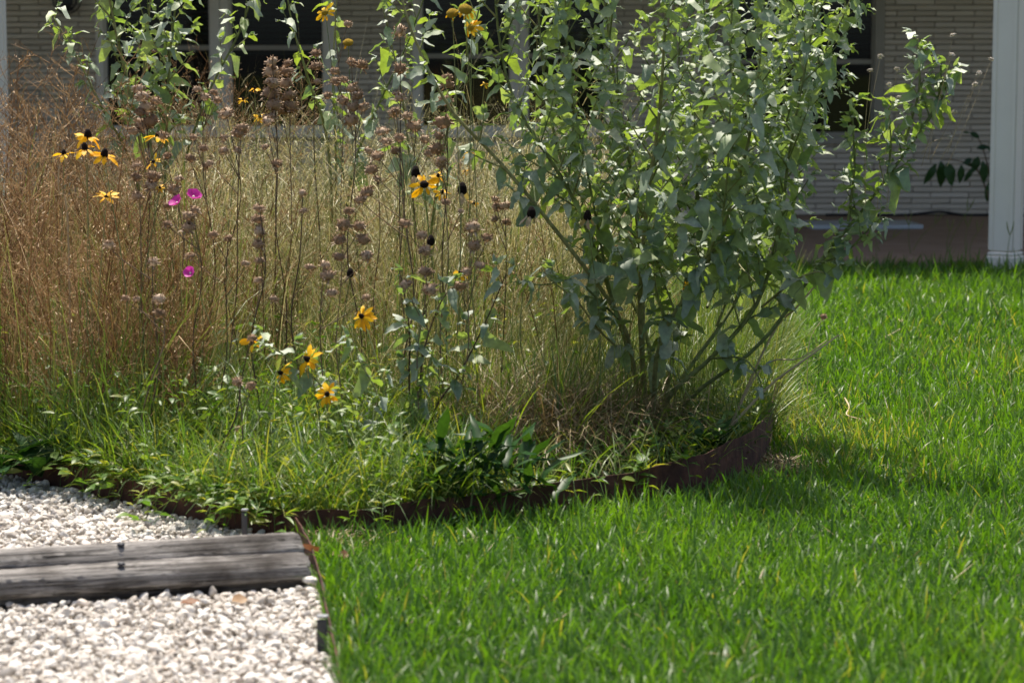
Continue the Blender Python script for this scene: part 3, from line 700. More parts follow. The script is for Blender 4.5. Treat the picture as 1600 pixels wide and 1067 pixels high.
# runners spilling over the edging
for _ in range(130):
    if random.random() < .9: q = PB; i = random.randint(1, len(q) - 2)
    else: q = PA; i = random.randint(0, 5)
    f = random.random(); p0 = q[i] * (1 - f) + q[i + 1] * f; out = norm(np.array([-.45, -1, 0])) if q is PB else np.array([.1, -1, 0])
    p0 = p0 - out * .03; L_ = random.uniform(.05, .2); side = random.uniform(-.6, .6)
    c = cat_rom([p0 + [0, 0, .06], p0 + out * L_ * .5 + [side * L_ * .5, 0, random.uniform(.09, .15)], p0 + out * L_ + [side * L_, 0, random.uniform(.02, .09)]], 6)
    tube(g, c, np.linspace(.0016, .0008, 6), 3, random.random())
    m = random.randint(4, 9); tt = np.sort(U(.3, 1, m)); pos = np.array([c[min(int(u * 5), 4)] * (1 - (u * 5 % 1)) + c[min(int(u * 5) + 1, 5)] * (u * 5 % 1) for u in tt]); a = U(0, 6.283, m)
    scatter(g, ST[random.randint(0, 2)], basis(np.stack([np.cos(a), np.sin(a), U(-.2, .6, m)], -1), np.array([0, 0, 1]) + rng.normal(0, .3, (m, 3)), U(.025, .06, m)), pos, U(.2, 1, m))
tag(put(g, 'ground_cover', M['weed']), 'low leafy green weeds along the front edge of the bed', 'weeds', kind='stuff')

# litter on the bare patch outside the bend of the edging and at the timber ends
g = Geo()
n = 700; q = G(1212, 735); x = rng.normal(q[0], .07, n); y = rng.normal(q[1], .14, n); ok = ~inside(BED, x, y)
b = np.column_stack([x, y, U(.004, .02, n)])[ok]; n = len(b)
blades(g, b, U(0, 6.283, n), U(.02, .07, n), U(.002, .005, n), U(1.0, 1.6, n), U(-.2, .3, n), U(0, 1, n), 2)
n = 260; q = G(530, 860); x = rng.normal(q[0], .06, n); y = rng.normal(q[1] + .0, .06, n); ok = ~inside(GRAV, x, y)
b = np.column_stack([x, y, U(.01, .04, n)])[ok]; n = len(b)
blades(g, b, U(0, 6.283, n), U(.02, .06, n), U(.002, .005, n), U(1.0, 1.6, n), U(-.2, .3, n), U(0, 1, n), 2)
n = 2600; Y = U(4.4, 11, n); X = U(-.24, .24, n) * Y; k = (np.hypot(X - G(1310, 670)[0], (Y - G(1310, 670)[1]) * .4) < .35) | (U(0, 1, n) < .35)
k &= ~inside(BED, X, Y) & ~inside(GRAV, X, Y); n = k.sum()
blades(g, np.column_stack([X[k], Y[k], U(.012, .045, n)]), U(0, 6.283, n), U(.02, .08, n), U(.0016, .004, n), U(.9, 1.7, n), U(-.2, .3, n), U(0, 1, n), 2)
tag(put(g, 'straw_litter', M['deadbr']), 'short dead straw bits in the lawn and on bare soil beside the edging', 'litter', kind='stuff')

# ------------------------------------------------------------------ leafy shrubs
SHRUB_T = [leaf_tmpl(.28, .28, .28, .35, .04, 1, .10), leaf_tmpl(.32, .24, .15, .6, .05, 2, .12), leaf_tmpl(.25, .3, .4, .2, .04, 3, .08),
           leaf_tmpl(.36, .25, .1, .8, .06, 4, .12), leaf_tmpl(.20, .32, .35, .45, .04, 5, .06)]
SHRUB_ME = [tmpl_mesh('leaf', t, M['shrub']) for t in SHRUB_T]
def rot_to_matrix(Mx, pos, base):
    m = Matrix.Identity(4)
    for i in range(3):
        for j in range(3): m[i][j] = float(Mx[i][j])
        m[i][3] = float(pos[i] - base[i])
    return m
def shrub(name, label, base, stems, n_parts, leaf=(.03, .065), shoot_gap=.06, shoot_len=.22, seed=0, r0=.006, t0=.35, dens=1.0, cat='shrub', group=None, stem_mat='stem_g', low=1.0):
    r = np.random.default_rng(seed)
    root = empty(name, base, label, cat, group)
    Ld, Lu, Lp, Ls = [], [], [], []
    def leaf_at(p, d, s):
        Ld.append(d); Lp.append(p); Ls.append(min(s, .105 if low > 1 else .12)); Lu.append(np.array([0, 0, 1.]) + r.normal(0, .38, 3))
    for si, st in enumerate(stems):
        ctrl = st['p']; gg = Geo(); n = 24
        c = cat_rom(ctrl, n); seg = np.linalg.norm(np.diff(c, axis=0), axis=1); cum = np.concatenate([[0], np.cumsum(seg)]); tot = cum[-1]
        rr = st.get('r', r0); tube(gg, c, rr * np.linspace(1, .35, n), 7, r.random())
        at = lambda d: np.array([np.interp(d, cum, c[:, k]) for k in range(3)])
        T = norm(np.gradient(c, axis=0)); tan = lambda d: norm(np.array([np.interp(d, cum, T[:, k]) for k in range(3)]))
        d = tot * st.get('t0', t0); ang = r.uniform(0, 6.28)
        gap = st.get('gap', shoot_gap)
        while d < tot:
            p, tg = at(d), tan(d); u = d / tot; ang += 2.4 + r.normal(0, .3)
            A = norm(np.cross(tg, [.2, .3, .9])); B = np.cross(tg, A); rad = A * math.cos(ang) + B * math.sin(ang)
            sl = st.get('sl', shoot_len) * (1.15 - .65 * u) * r.uniform(.45, 1.15)
            dr = norm(rad * .85 + tg * .5 + np.array([0, 0, .45]))
            e = p + dr * sl + np.array([0, 0, .15 * sl]); mid = (p + e) / 2 + rad * .03 * sl
            sc = cat_rom([p, mid, e], 6); tube(gg, sc, np.linspace(rr * .4, rr * .16, 6), 4, r.random())
            # a stalk leaf where the shoot leaves the stem
            lsz = st.get('ls', 1.0); lr = lsz * (leaf[0] + (leaf[1] - leaf[0]) * r.random())
            leaf_at(p, norm(rad + np.array([0, 0, r.uniform(-.8, .2)])), lr * (1.3 + (low - 1) * max(0, 1 - u * 1.4) * 1.6 - .4 * u))
            m = max(2, int(sl / .026 * dens * r.uniform(.8, 1.2)))
            for k in range(m):
                w = .25 + .75 * (k + .5) / m; q = sc[min(int(w * 5), 5)] + (sc[-1] - sc[0]) / 5 * (w * 5 % 1) * (w < .98)
                a2 = k * 2.4 + r.normal(0, .5); A2 = norm(np.cross(dr, [.1, .2, .95])); B2 = np.cross(dr, A2)
                ld = norm(A2 * math.cos(a2) + B2 * math.sin(a2) + dr * .5 + np.array([0, 0, r.uniform(-.5, .35) - .15 * (1 - u)]))
                leaf_at(q, ld, lsz * (leaf[0] + (leaf[1] - leaf[0]) * r.random() ** 1.4) * (1.15 - .45 * w) * (1 + (low - 1) * max(0, .8 - u)))
            for k in range(3):
                leaf_at(e, norm(dr + r.normal(0, .5, 3)), leaf[0] * r.uniform(.6, 1.1))
            d += gap * r.uniform(.7, 1.3)
        put(gg, 'stem', M[st.get('mat', stem_mat)], root)
    Ld, Lu, Lp, Ls = map(np.array, (Ld, Lu, Lp, Ls)); N = len(Ls)
    Mx = basis(Ld, Lu, Ls); k = r.integers(0, 5, N); px, py = px_of(Lp)
    vis = (px > -15) & (px < 1615) & (py > -15)
    Ld_cam = np.abs(np.einsum('ni,i->n', Mx[:, :, 2] / Ls[:, None], np.array([0, -1, .1])))
    score = np.where(vis, Ls * (.35 + Ld_cam) / Lp[:, 1], 0); order = np.argsort(-score)
    big = [i for i in order[:n_parts] if vis[i]]
    for i in big:
        o = link('leaf', SHRUB_ME[k[i]], root); o.matrix_local = rot_to_matrix(Mx[i], Lp[i], base)
    rest = np.ones(N, bool); rest[big] = False; gg = Geo(); rr = r.random(N)
    for j in range(5):
        s = rest & (k == j)
        if s.any(): scatter(gg, SHRUB_T[j], Mx[s], Lp[s], rr[s])
    if gg.n: tag(put(gg, 'foliage', M['shrub'], root), kind='stuff')
    return root
def pp(l): return [P(a, b, c) for a, b, c in l]

# the tall shrub on the right of the bed
BX = np.array([G(1015, 715)[0], 7.32, .05])
base_pt = lambda dx, dy=0.0: np.array([BX[0] + dx, BX[1] + dy, .03])
S = [
 dict(p=[base_pt(-.02)] + pp([(1004, 560, 7.3), (1003, 430, 7.32), (985, 260, 7.38), (960, 120, 7.45), (930, -120, 7.5)]), r=.0085),
 dict(p=[base_pt(.0)] + pp([(995, 600, 7.25), (970, 500, 7.2), (880, 375, 7.1), (782, 255, 7.05), (700, 165, 7.0), (640, 40, 7.0), (610, -80, 7.0)]), r=.0085, t0=.5, gap=.10, sl=.15),
 dict(p=[base_pt(.03)] + pp([(1050, 560, 7.35), (1075, 420, 7.4), (1095, 250, 7.45), (1105, 100, 7.45), (1110, -130, 7.5)]), r=.0085),
 dict(p=[base_pt(.03)] + pp([(1045, 620, 7.2), (1110, 560, 7.15), (1180, 480, 7.1), (1215, 370, 7.1), (1235, 230, 7.1), (1265, 70, 7.1), (1285, -60, 7.1)]), r=.0085),
 dict(p=[base_pt(.02)] + pp([(1060, 600, 7.45), (1150, 470, 7.6), (1200, 330, 7.7), (1215, 180, 7.75), (1230, -80, 7.8)]), r=.008),
 dict(p=[base_pt(.04)] + pp([(1080, 620, 7.2), (1190, 535, 7.05), (1290, 400, 7.0), (1370, 300, 7.0), (1438, 205, 7.0), (1468, 150, 7.0), (1470, 90, 7.0)]), r=.007, t0=.55, gap=.045, sl=.10, ls=1.05),
 dict(p=pp([(1325, 350, 7.0), (1335, 260, 6.98), (1332, 180, 6.97), (1333, 160, 6.97)]), r=.0045, t0=.1, gap=.03, sl=.075, ls=1.05),
 dict(p=pp([(1412, 230, 7.0), (1436, 140, 7.0), (1434, 70, 7.0), (1435, 60, 7.0)]), r=.0042, t0=.15, gap=.034, sl=.06, ls=1.05),
 dict(p=pp([(1450, 190, 7.0), (1474, 150, 7.0), (1482, 110, 7.0), (1484, 95, 7.0)]), r=.0035, t0=.2, gap=.032, sl=.05, ls=1.1),
 dict(p=pp([(1385, 280, 7.0), (1392, 230, 6.98), (1390, 190, 6.97), (1388, 170, 6.97)]), r=.0035, t0=.1, gap=.03, sl=.06, ls=1.0),
 dict(p=pp([(1270, 415, 7.0), (1320, 395, 6.95), (1370, 345, 6.9), (1385, 340, 6.9)]), r=.0042, t0=.1, gap=.04, sl=.09),
 dict(p=[base_pt(.01)] + pp([(1010, 520, 7.4), (930, 380, 7.55), (880, 260, 7.65), (850, 120, 7.7), (835, -90, 7.7)]), r=.008),
 dict(p=pp([(968, 500, 7.2), (900, 440, 7.05), (850, 445, 6.95), (800, 440, 6.9)]), r=.004, t0=.15, gap=.05, sl=.10),
 dict(p=[base_pt(.0)] + pp([(1000, 480, 7.15), (1010, 330, 7.05), (1030, 180, 7.0), (1040, 20, 7.0), (1042, -100, 7.0)]), r=.0085),
 dict(p=[base_pt(.02)] + pp([(1030, 540, 7.1), (1110, 400, 6.95), (1160, 260, 6.9), (1185, 120, 6.9), (1195, -90, 6.9)]), r=.008),
 dict(p=[base_pt(-.01)] + pp([(985, 560, 7.4), (905, 330, 7.2), (810, 170, 7.15), (780, 60, 7.15), (770, -80, 7.15)]), r=.0075, t0=.5),
 dict(p=pp([(1190, 480, 7.1), (1240, 440, 7.0), (1275, 425, 6.95), (1296, 430, 6.95)]), r=.004, t0=.2, gap=.05, sl=.09),
 dict(p=pp([(1050, 540, 7.36), (1030, 440, 7.55), (1040, 300, 7.75), (1060, 130, 7.8), (1060, -90, 7.8)]), r=.005, t0=.2),
 dict(p=pp([(965, 495, 7.2), (950, 440, 7.25), (920, 280, 7.25), (890, 120, 7.2), (880, -90, 7.2)]), r=.005, t0=.15),
 dict(p=pp([(1105, 480, 7.05), (1125, 430, 7.2), (1170, 330, 7.3), (1240, 150, 7.3), (1260, -90, 7.3)]), r=.005, t0=.12),
 dict(p=pp([(1076, 450, 7.02), (1105, 400, 6.9), (1130, 330, 6.8), (1140, 200, 6.75), (1145, -60, 6.75)]), r=.005, t0=.12),
 dict(p=pp([(985, 560, 7.28), (940, 520, 7.1), (905, 475, 6.98), (870, 445, 6.92), (845, 420, 6.9)]), r=.004, t0=.15, gap=.06, sl=.11, ls=1.1),
 dict(p=pp([(1030, 590, 7.28), (1040, 520, 7.1), (1025, 450, 7.0), (1020, 400, 6.95)]), r=.004, t0=.1, gap=.075, sl=.08, ls=1.35),
 dict(p=pp([(1110, 560, 7.15), (1160, 560, 7.0), (1185, 590, 6.95), (1195, 625, 6.92)]), r=.0035, t0=.1, gap=.06, sl=.06, ls=.9),
 dict(p=pp([(1075, 420, 7.4), (1130, 390, 7.1), (1160, 420, 6.95), (1180, 440, 6.9)]), r=.004, t0=.1, gap=.06, sl=.10, ls=1.1),
 dict(p=pp([(1120, 510, 7.56), (1200, 300, 7.6), (1265, 130, 7.6), (1325, 10, 7.6), (1345, -60, 7.6)]), r=.005, t0=.2),
]
shrub('tall_shrub', 'tall grey-green leafy shrub with splayed stems in the right of the bed', BX, S, 300, leaf=(.03, .08), shoot_gap=.037, shoot_len=.26, seed=21, t0=.32, dens=1.4, low=1.3)
# large lower leaves of the same shrub sit on its stems: drooping, dark
# left-back shrub
b0 = np.array([G(250, 600)[0] * 1.0, 8.9, .05]); b0[0] = P(250, 400, 8.9)[0]
def ups(x0, y0, Y, *rest): return [b0 + [(x0 - 250) / F * Y * .3, 0, 0]] + pp(list(rest))
S = [
 dict(p=[b0] + pp([(230, 300, 8.85), (215, 200, 8.8), (190, 90, 8.8), (165, -30, 8.8), (150, -120, 8.8)]), r=.009, t0=.55),
 dict(p=[b0] + pp([(258, 300, 8.9), (262, 150, 8.9), (268, 60, 8.9), (285, -60, 8.9)]), r=.008, t0=.55),
 dict(p=[b0] + pp([(215, 290, 8.8), (160, 170, 8.6), (120, 90, 8.6), (85, 30, 8.6)]), r=.006, t0=.62, gap=.05, sl=.10),
 dict(p=[b0] + pp([(280, 300, 8.9), (320, 160, 8.8), (372, 55, 8.8), (395, -10, 8.8), (410, -60, 8.8)]), r=.006, t0=.55, gap=.06, sl=.15),
 dict(p=[b0] + pp([(240, 280, 9.0), (225, 120, 9.1), (235, 0, 9.1), (240, -90, 9.1)]), r=.007, t0=.5),
]
shrub('leafy_shrub', 'grey-green leafy shrub before the left windows above the brown weeds', b0, S, 150, leaf=(.034, .10), shoot_gap=.042, shoot_len=.22, seed=8, dens=.95)
b1 = np.array([P(520, 420, 8.8)[0], 8.8, .05])
S = [
 dict(p=[b1] + pp([(515, 250, 8.75), (480, 120, 8.7), (455, 30, 8.7), (440, -70, 8.7)]), r=.0065, t0=.6, gap=.075, sl=.14),
 dict(p=[b1] + pp([(525, 260, 8.8), (520, 130, 8.8), (525, 20, 8.8), (530, -60, 8.8)]), r=.005, t0=.5, gap=.085, sl=.12),
 dict(p=[b1] + pp([(545, 300, 8.8), (580, 190, 8.8), (640, 60, 8.8), (680, -60, 8.8)]), r=.006, t0=.5, gap=.085, sl=.13),
]
shrub('leafy_plant', 'tall thin leafy plant before the window left of the pale wall', b1, S, 90, leaf=(.03, .10), seed=9, dens=1.0, cat='plant')
b2 = np.array([P(655, 500, 8.2)[0], 8.2, .05])
S = [
 dict(p=[b2] + pp([(650, 400, 8.2), (640, 250, 8.2), (625, 130, 8.2), (600, 20, 8.2), (590, -60, 8.2)]), r=.005, t0=.45, gap=.08, sl=.12),
 dict(p=[b2] + pp([(670, 400, 8.2), (690, 250, 8.2), (720, 120, 8.2), (745, 30, 8.2), (760, -60, 8.2)]), r=.006, t0=.45, gap=.075, sl=.15),
]
shrub('leafy_plant', 'leafy plant with yellow blooms between the pale wall and the tall shrub', b2, S, 80, leaf=(.03, .10), seed=10, dens=1.0, cat='plant')
b3 = np.array([P(655, 735, 6.75)[0], 6.75, .05])
S = [
 dict(p=[b3] + pp([(655, 640, 6.75), (662, 550, 6.75), (690, 470, 6.75), (720, 440, 6.75)]), r=.004, t0=.35, gap=.05, sl=.10, mat='stem_b'),
 dict(p=[b3] + pp([(640, 620, 6.75), (640, 520, 6.75), (630, 450, 6.72), (626, 430, 6.72)]), r=.0035, t0=.3, gap=.06, sl=.09, mat='stem_b'),
 dict(p=[b3] + pp([(680, 640, 6.75), (720, 580, 6.75), (760, 500, 6.75), (790, 430, 6.75)]), r=.004, t0=.35, gap=.06, sl=.09, mat='stem_b'),
]
shrub('leafy_plant', 'low woody-stemmed plant with broad grey-green leaves in front of the dry grass', b3, S, 70, leaf=(.035, .085), seed=12, dens=.55, cat='plant')
b4 = np.array([P(560, 735, 6.45)[0], 6.45, .05])
S = [dict(p=[b4] + pp([(545, 680, 6.45), (500, 600, 6.45), (430, 545, 6.4), (405, 540, 6.4)]), r=.004, t0=.3, gap=.05, sl=.10),
     dict(p=[b4] + pp([(575, 680, 6.45), (590, 620, 6.45), (560, 560, 6.45), (555, 520, 6.45)]), r=.0035, t0=.3, gap=.06, sl=.10)]
shrub('leafy_plant', 'low plant with narrow pale leaves below the lower yellow flowers', b4, S, 50, leaf=(.035, .08), seed=14, dens=.5, cat='plant')

# broad-leaved weeds
BROAD_T = [leaf_tmpl(.15, .45, .25, .35, .02, 31), leaf_tmpl(.12, .5, .3, .55, .02, 32), leaf_tmpl(.18, .42, .2, .25, .03, 33)]
BROAD_ME = [tmpl_mesh('leaf', t, M['darkleaf']) for t in BROAD_T]
def rosette(px, py, n, ln, label, seed, up=(.3, 1.6), name='broadleaf_weed', stemh=0.0, z=.05, Y=None, wide=1.0, spread=0.0):
    r = np.random.default_rng(seed); p = G(px, py, z) if Y is None else P(px, py, Y)
    t = empty(name, p, label, 'weed'); k0 = r.uniform(0, 6)
    if stemh:
        gg = Geo(); tube(gg, cat_rom([p, p + [.01, 0, stemh * .5], p + [0, .0, stemh]], 8), np.linspace(.003, .0015, 8), 5); put(gg, 'stem', M['stem_g'], t)
    for i in range(n):
        a = k0 + i * 2.4; d = np.array([math.cos(a), math.sin(a), r.uniform(*up)]); u = np.array([-math.cos(a) * .5, -math.sin(a) * .5, 1.]) + r.normal(0, .15, 3)
        s = ln * r.uniform(.6, 1.1); Mx = basis(d[None], u[None], s, wide)[0]
        o = link('leaf', BROAD_ME[i % 3], t); o.matrix_local = rot_to_matrix(Mx, p + [r.normal(0, spread), abs(r.normal(0, spread)), stemh * r.uniform(0, .8) if spread else stemh * (i / n)], p)
rosette(2, 738, 14, .20, 'dark broad-leaved weed at the left picture edge above the gravel', 1, (.2, 1.4))
rosette(62, 744, 9, .19, 'upright dark broad-leaved weed just right of the leftmost weed', 2, (1.0, 2.4))
rosette(735, 796, 90, .15, 'dark green bushy weed behind the middle of the long edging', 3, (-.1, 2.2), stemh=.2, wide=.6, spread=.09)
rosette(1105, 720, 14, .14, 'dark broad-leaved weed at the right end of the edging under the shrub', 4, (.8, 2.6), stemh=.04)
rosette(1100, 755, 9, .035, 'small bright seedling growing against the face of the dark edging', 5, (-.2, .9), 'seedling', stemh=.06, z=.0)

# dark potted plant behind the post
t = empty('dark_leaf_plant', P(1555, 352, 16.0), 'dark-leaved plant on the porch half hidden by the right post', 'plant')
bp = np.array(t.location); gg = Geo()
for l in ([(1555, 352), (1550, 290), (1535, 230), (1520, 205)], [(1555, 340), (1530, 270), (1500, 252), (1470, 250)]):
    tube(gg, cat_rom(pp([(a, b, 16.0) for a, b in l]), 14), np.linspace(.008, .003, 14), 5)
put(gg, 'stem', M['stem_b'], t)
for i, (x, y, dx, dz, s) in enumerate(((1470, 252, .1, -1, .20), (1463, 256, -.45, -.8, .17), (1480, 255, .3, -1, .18), (1502, 258, 0, -1, .14), (1505, 255, .8, -.1, .1), (1528, 245, -.3, -1, .13), (1535, 252, .2, -1, .17),
       (1520, 262, -.5, -.9, .12), (1530, 215, -.5, .3, .09), (1526, 232, .8, .2, .1), (1540, 228, .6, -.4, .09), (1519, 248, -1, -.5, .08), (1545, 285, 0, -1, .15), (1515, 208, -.7, .2, .05))):
    Mx = basis(np.array([[dx, -.25, dz]]), np.array([[.2, -1, .4]]), s * .85, 1.5)[0]
    o = link('leaf', BROAD_ME[i % 3], t); o.matrix_local = rot_to_matrix(Mx, P(x, y, 16.0 - .03 * (i % 4)), bp)

# dark scrolled ironwork of a wall lamp, top left
p = P(103, -4, WY - .06); t = empty('iron_wall_lamp', p, 'black scrolled iron wall lamp at the top left between post and window', 'wall lamp'); gg = Geo()
for k in range(5):
    r_ = .05 + .012 * k; a = np.linspace(0, 5.2, 24); s = -1 if k % 2 else 1
    tube(gg, np.stack([p[0] + s * (.01 + r_ * np.cos(a + k)), np.full(24, p[1] - .05 + .012 * k), p[2] - .03 + r_ * np.sin(a + k) * (1 - a * .06)], -1), .006, 5)
put(gg, 'scroll', M['stake'], t); gg = Geo(); box(gg, (p[0], WY - .035, p[2] + .05), (.06, .03, .3)); put(gg, 'back_plate', M['stake'], t, smooth=False)

# ------------------------------------------------------------------ flowers
def ring_tmpl(): pass
PETAL_T = [leaf_tmpl(.20, .62, .25, .22, .03, 41), leaf_tmpl(.22, .66, .15, .4, .03, 42), leaf_tmpl(.17, .6, .3, .05, .03, 43)]
PETAL_ME = [tmpl_mesh('petal', t, M['petal']) for t in PETAL_T]; DRYP_ME = [tmpl_mesh('petal', t, M['petal_dry']) for t in PETAL_T]
WPET = [leaf_tmpl(.42, .7, .25, -.35, .02, 44), leaf_tmpl(.45, .72, .2, -.25, .03, 45)]; WPET_ME = [tmpl_mesh('petal', t, M['magenta']) for t in WPET]
def dome_mesh(name, mat, hgt, seed=0):
    r = np.random.default_rng(seed); V = [[0, 0, hgt]]; rings = [(.45, .9), (.8, .6), (1.0, .2), (.9, -.12), (.4, -.3)]; n = 12; q = []; tr = []
    for a, b in rings:
        for k in range(n): w = 2 * math.pi * k / n; V.append([a * math.cos(w) * (1 + r.normal(0, .05)), a * math.sin(w) * (1 + r.normal(0, .05)), b * hgt])
    for k in range(n):
        tr.append([0, 1 + k, 1 + (k + 1) % n])
        for i in range(len(rings) - 1): q.append([1 + i * n + k, 1 + (i + 1) * n + k, 1 + (i + 1) * n + (k + 1) % n, 1 + i * n + (k + 1) % n])
    gg = Geo(); gg.add(np.array(V), tr, q); return gg.mesh(name, mat)
CONE_ME = dome_mesh('cone', M['cone'], 2.1); DISC_ME = dome_mesh('disc', M['button'], .8, 1); FLAT_ME = dome_mesh('cone', M['cone'], 1.1, 2); PALE_ME = dome_mesh('centre', M['pale'], 1.2, 3)
def frame(n, spin=0.0):
    n = norm(np.asarray(n, float)); a = norm(np.cross(n, [0.13, .21, .97] if abs(n[2]) < .9 else [1, .1, 0])); b = np.cross(n, a)
    c, s = math.cos(spin), math.sin(spin); return a * c + b * s, b * c - a * s, n
def stem_to(t, head, foot, r, mat='stem_g', sway=.04, seed=0):
    rr = np.random.default_rng(seed); foot = np.asarray(foot, float); mid = foot * .5 + head * .5 + [rr.normal(0, sway), rr.normal(0, sway), 0]
    gg = Geo(); tube(gg, cat_rom([foot, foot * .75 + head * .25, mid, head], 12), np.linspace(r, r * .6, 12), 5, rr.random()); put(gg, 'stem', M[mat], t)
def flower(px, py, Y, rpx, label, n=11, nrm=(0, -.5, .8), cone='cone', keep=None, droop=.15, dry=False, seed=0, cone_r=.22, group='yellow dark-eyed daisies', kindname='yellow_daisy', cat='flower', grow=.05):
    r = np.random.default_rng(seed + int(px)); head = P(px, py, Y); R = rpx / F * Y
    foot = np.array([head[0] + r.normal(0, .03), Y + r.normal(0, .03), grow])
    t = empty(kindname, foot, label, cat, group)
    a, b, nn = frame(nrm, r.uniform(0, 6)); stem_to(t, head - nn * R * .1, foot, .0022, seed=seed)
    me = {'cone': CONE_ME, 'flat': FLAT_ME, 'disc': DISC_ME}[cone]
    o = link('cone' if cone != 'disc' else 'disc', me, t); cr = R * cone_r
    mm = np.stack([a, b, nn], -1) * cr; o.matrix_local = rot_to_matrix(mm, head, foot)
    for k in range(n):
        if (keep is not None and k not in keep) or (keep is None and r.random() < .1): continue
        w = 2 * math.pi * k / n + r.normal(0, .1); dr = math.cos(w) * a + math.sin(w) * b
        d = dr * 1.0 - nn * (droop + r.normal(0, .24)); Mx = basis(d[None], nn[None] + r.normal(0, .35, (1, 3)), R * r.uniform(.6, 1.08))[0]
        o = link('petal', (DRYP_ME if dry else PETAL_ME)[k % 3], t); o.matrix_local = rot_to_matrix(Mx, head + dr * cr * .7, foot)
    return t
flower(137, 214, 6.95, 23, 'upper yellow dark-eyed flower of the two stacked in the brown weeds', nrm=(.1, -.25, .95), droop=.1, cone_r=.28)
flower(133, 233, 6.9, 21, 'lower yellow dark-eyed flower of the two stacked in the brown weeds', nrm=(-.1, -.3, .95), droop=.3, seed=2, cone_r=.26)
flower(163, 243, 6.9, 23, 'yellow flower with black cone just right of the stacked pair', nrm=(.2, -.3, .9), droop=.4, seed=3, cone_r=.26)
flower(100, 241, 7.0, 18, 'leftmost yellow flower, small with gappy petals, in brown weeds', nrm=(0, -.2, 1), droop=.1, seed=4, keep=(0, 1, 3, 4, 6, 8, 9))
flower(166, 308, 6.9, 21, 'loose yellow flower with missing centre below the stacked pair', nrm=(0, -.4, .8), droop=-.15, seed=5, cone_r=.15, cone='flat')
flower(246, 213, 7.2, 19, 'yellow flower half hidden by brown seed heads right of stacked pair', nrm=(.1, -.2, 1), droop=.15, seed=6)
flower(240, 253, 7.1, 15, 'small torn yellow flower below the one among seed heads', nrm=(-.4, -.6, .5), seed=7, keep=(0, 1, 2, 4, 7, 9), cone='flat')
flower(250, 294, 7.0, 9, 'tiny yellow flower left of the paired magenta blooms', nrm=(0, -.6, .6), seed=8, n=8)
flower(398, 532, 6.5, 28, 'torn yellow flower with few spread petals at middle left', nrm=(-.5, -.6, .5), seed=9, n=9, keep=(0, 1, 3, 4, 6), droop=-.1, cone_r=.2)
flower(440, 583, 6.4, 22, 'small yellow flower seen edge-on, lowest left of the front group', nrm=(-.75, -.5, .3), seed=10, n=10, cone_r=.17, droop=.2)
flower(482, 562, 6.4, 27, 'yellow flower tilted sideways with long petals in the front group', nrm=(-.72, -.45, .5), seed=11, n=13, cone_r=.18, droop=.05)
flower(511, 616, 6.35, 21, 'lowest yellow flower facing forward near the front greenery', nrm=(.1, -.85, .45), seed=12, n=14, cone_r=.2)
flower(566, 495, 6.7, 22, 'yellow flower turned left, standing above the front group', nrm=(-.55, -.6, .55), seed=13, n=15, cone_r=.18)
flower(663, 289, 7.2, 22, 'bright yellow black-eyed flower facing forward in the middle of bed', nrm=(-.05, -.75, .6), seed=14, n=14, cone_r=.32, cone='flat', droop=.25)
flower(690, 301, 7.6, 14, 'small yellow flower peeping out right of the bright middle flower', nrm=(.3, -.6, .6), seed=15, n=10)
flower(684, 276, 7.8, 13, 'small yellow flower behind and above the bright middle flower', nrm=(.3, -.4, .8), seed=16, n=10)
flower(720, 427, 6.9, 17, 'yellow flower partly covered by a brown seed head', nrm=(-.2, -.7, .5), seed=17, n=11)
flower(733, 240, 8.6, 11, 'upper of two tiny far yellow flowers before the grey wall foot', nrm=(.1, -.5, .7), seed=18, n=9)
flower(727, 268, 8.6, 8, 'lower of two tiny far yellow flowers before the grey wall foot', nrm=(-.1, -.5, .7), seed=19, n=9)
flower(740, 318, 8.2, 12, 'small yellow flower right of the petalless black cone', nrm=(.3, -.4, .7), seed=20, n=8, keep=(0, 1, 2, 4, 5))
flower(398, 139, 8.4, 10, 'small yellow flower before the dark left window, upper one', nrm=(.1, -.3, .9), seed=21, n=9)
flower(380, 156, 8.4, 10, 'small yellow flower before the dark left window, middle one', nrm=(-.1, -.3, .9), seed=22, n=9)
flower(406, 183, 8.4, 12, 'small yellow flower before the dark left window, lowest one', nrm=(.1, -.6, .7), seed=23, n=9)
# cones without yellow petals
for i, (x, y, Y, rp, lab) in enumerate(((649, 273, 7.25, 24, 'black seed cone with drooping dry petals above bright middle flower'), (722, 300, 7.1, 26, 'large black seed cone standing right of the bright middle flower'),
        (830, 337, 7.0, 25, 'black seed cone under the diagonal shrub stem'), (918, 341, 7.0, 22, 'dark seed cone half hidden in the shrub'), (673, 380, 7.0, 18, 'small black seed cone above the middle seed heads'),
        (547, 430, 6.9, 16, 'small black seed cone on a stem above the tilted yellow flower'))):
    flower(x, y, Y, rp, lab, n=9, nrm=(.05, -.1, 1), keep=(0, 2, 3, 5, 7), droop=.9, dry=True, seed=60 + i, cone_r=.29 if i < 4 else .36, group='dark bare seed cones', kindname='seed_cone_flower')
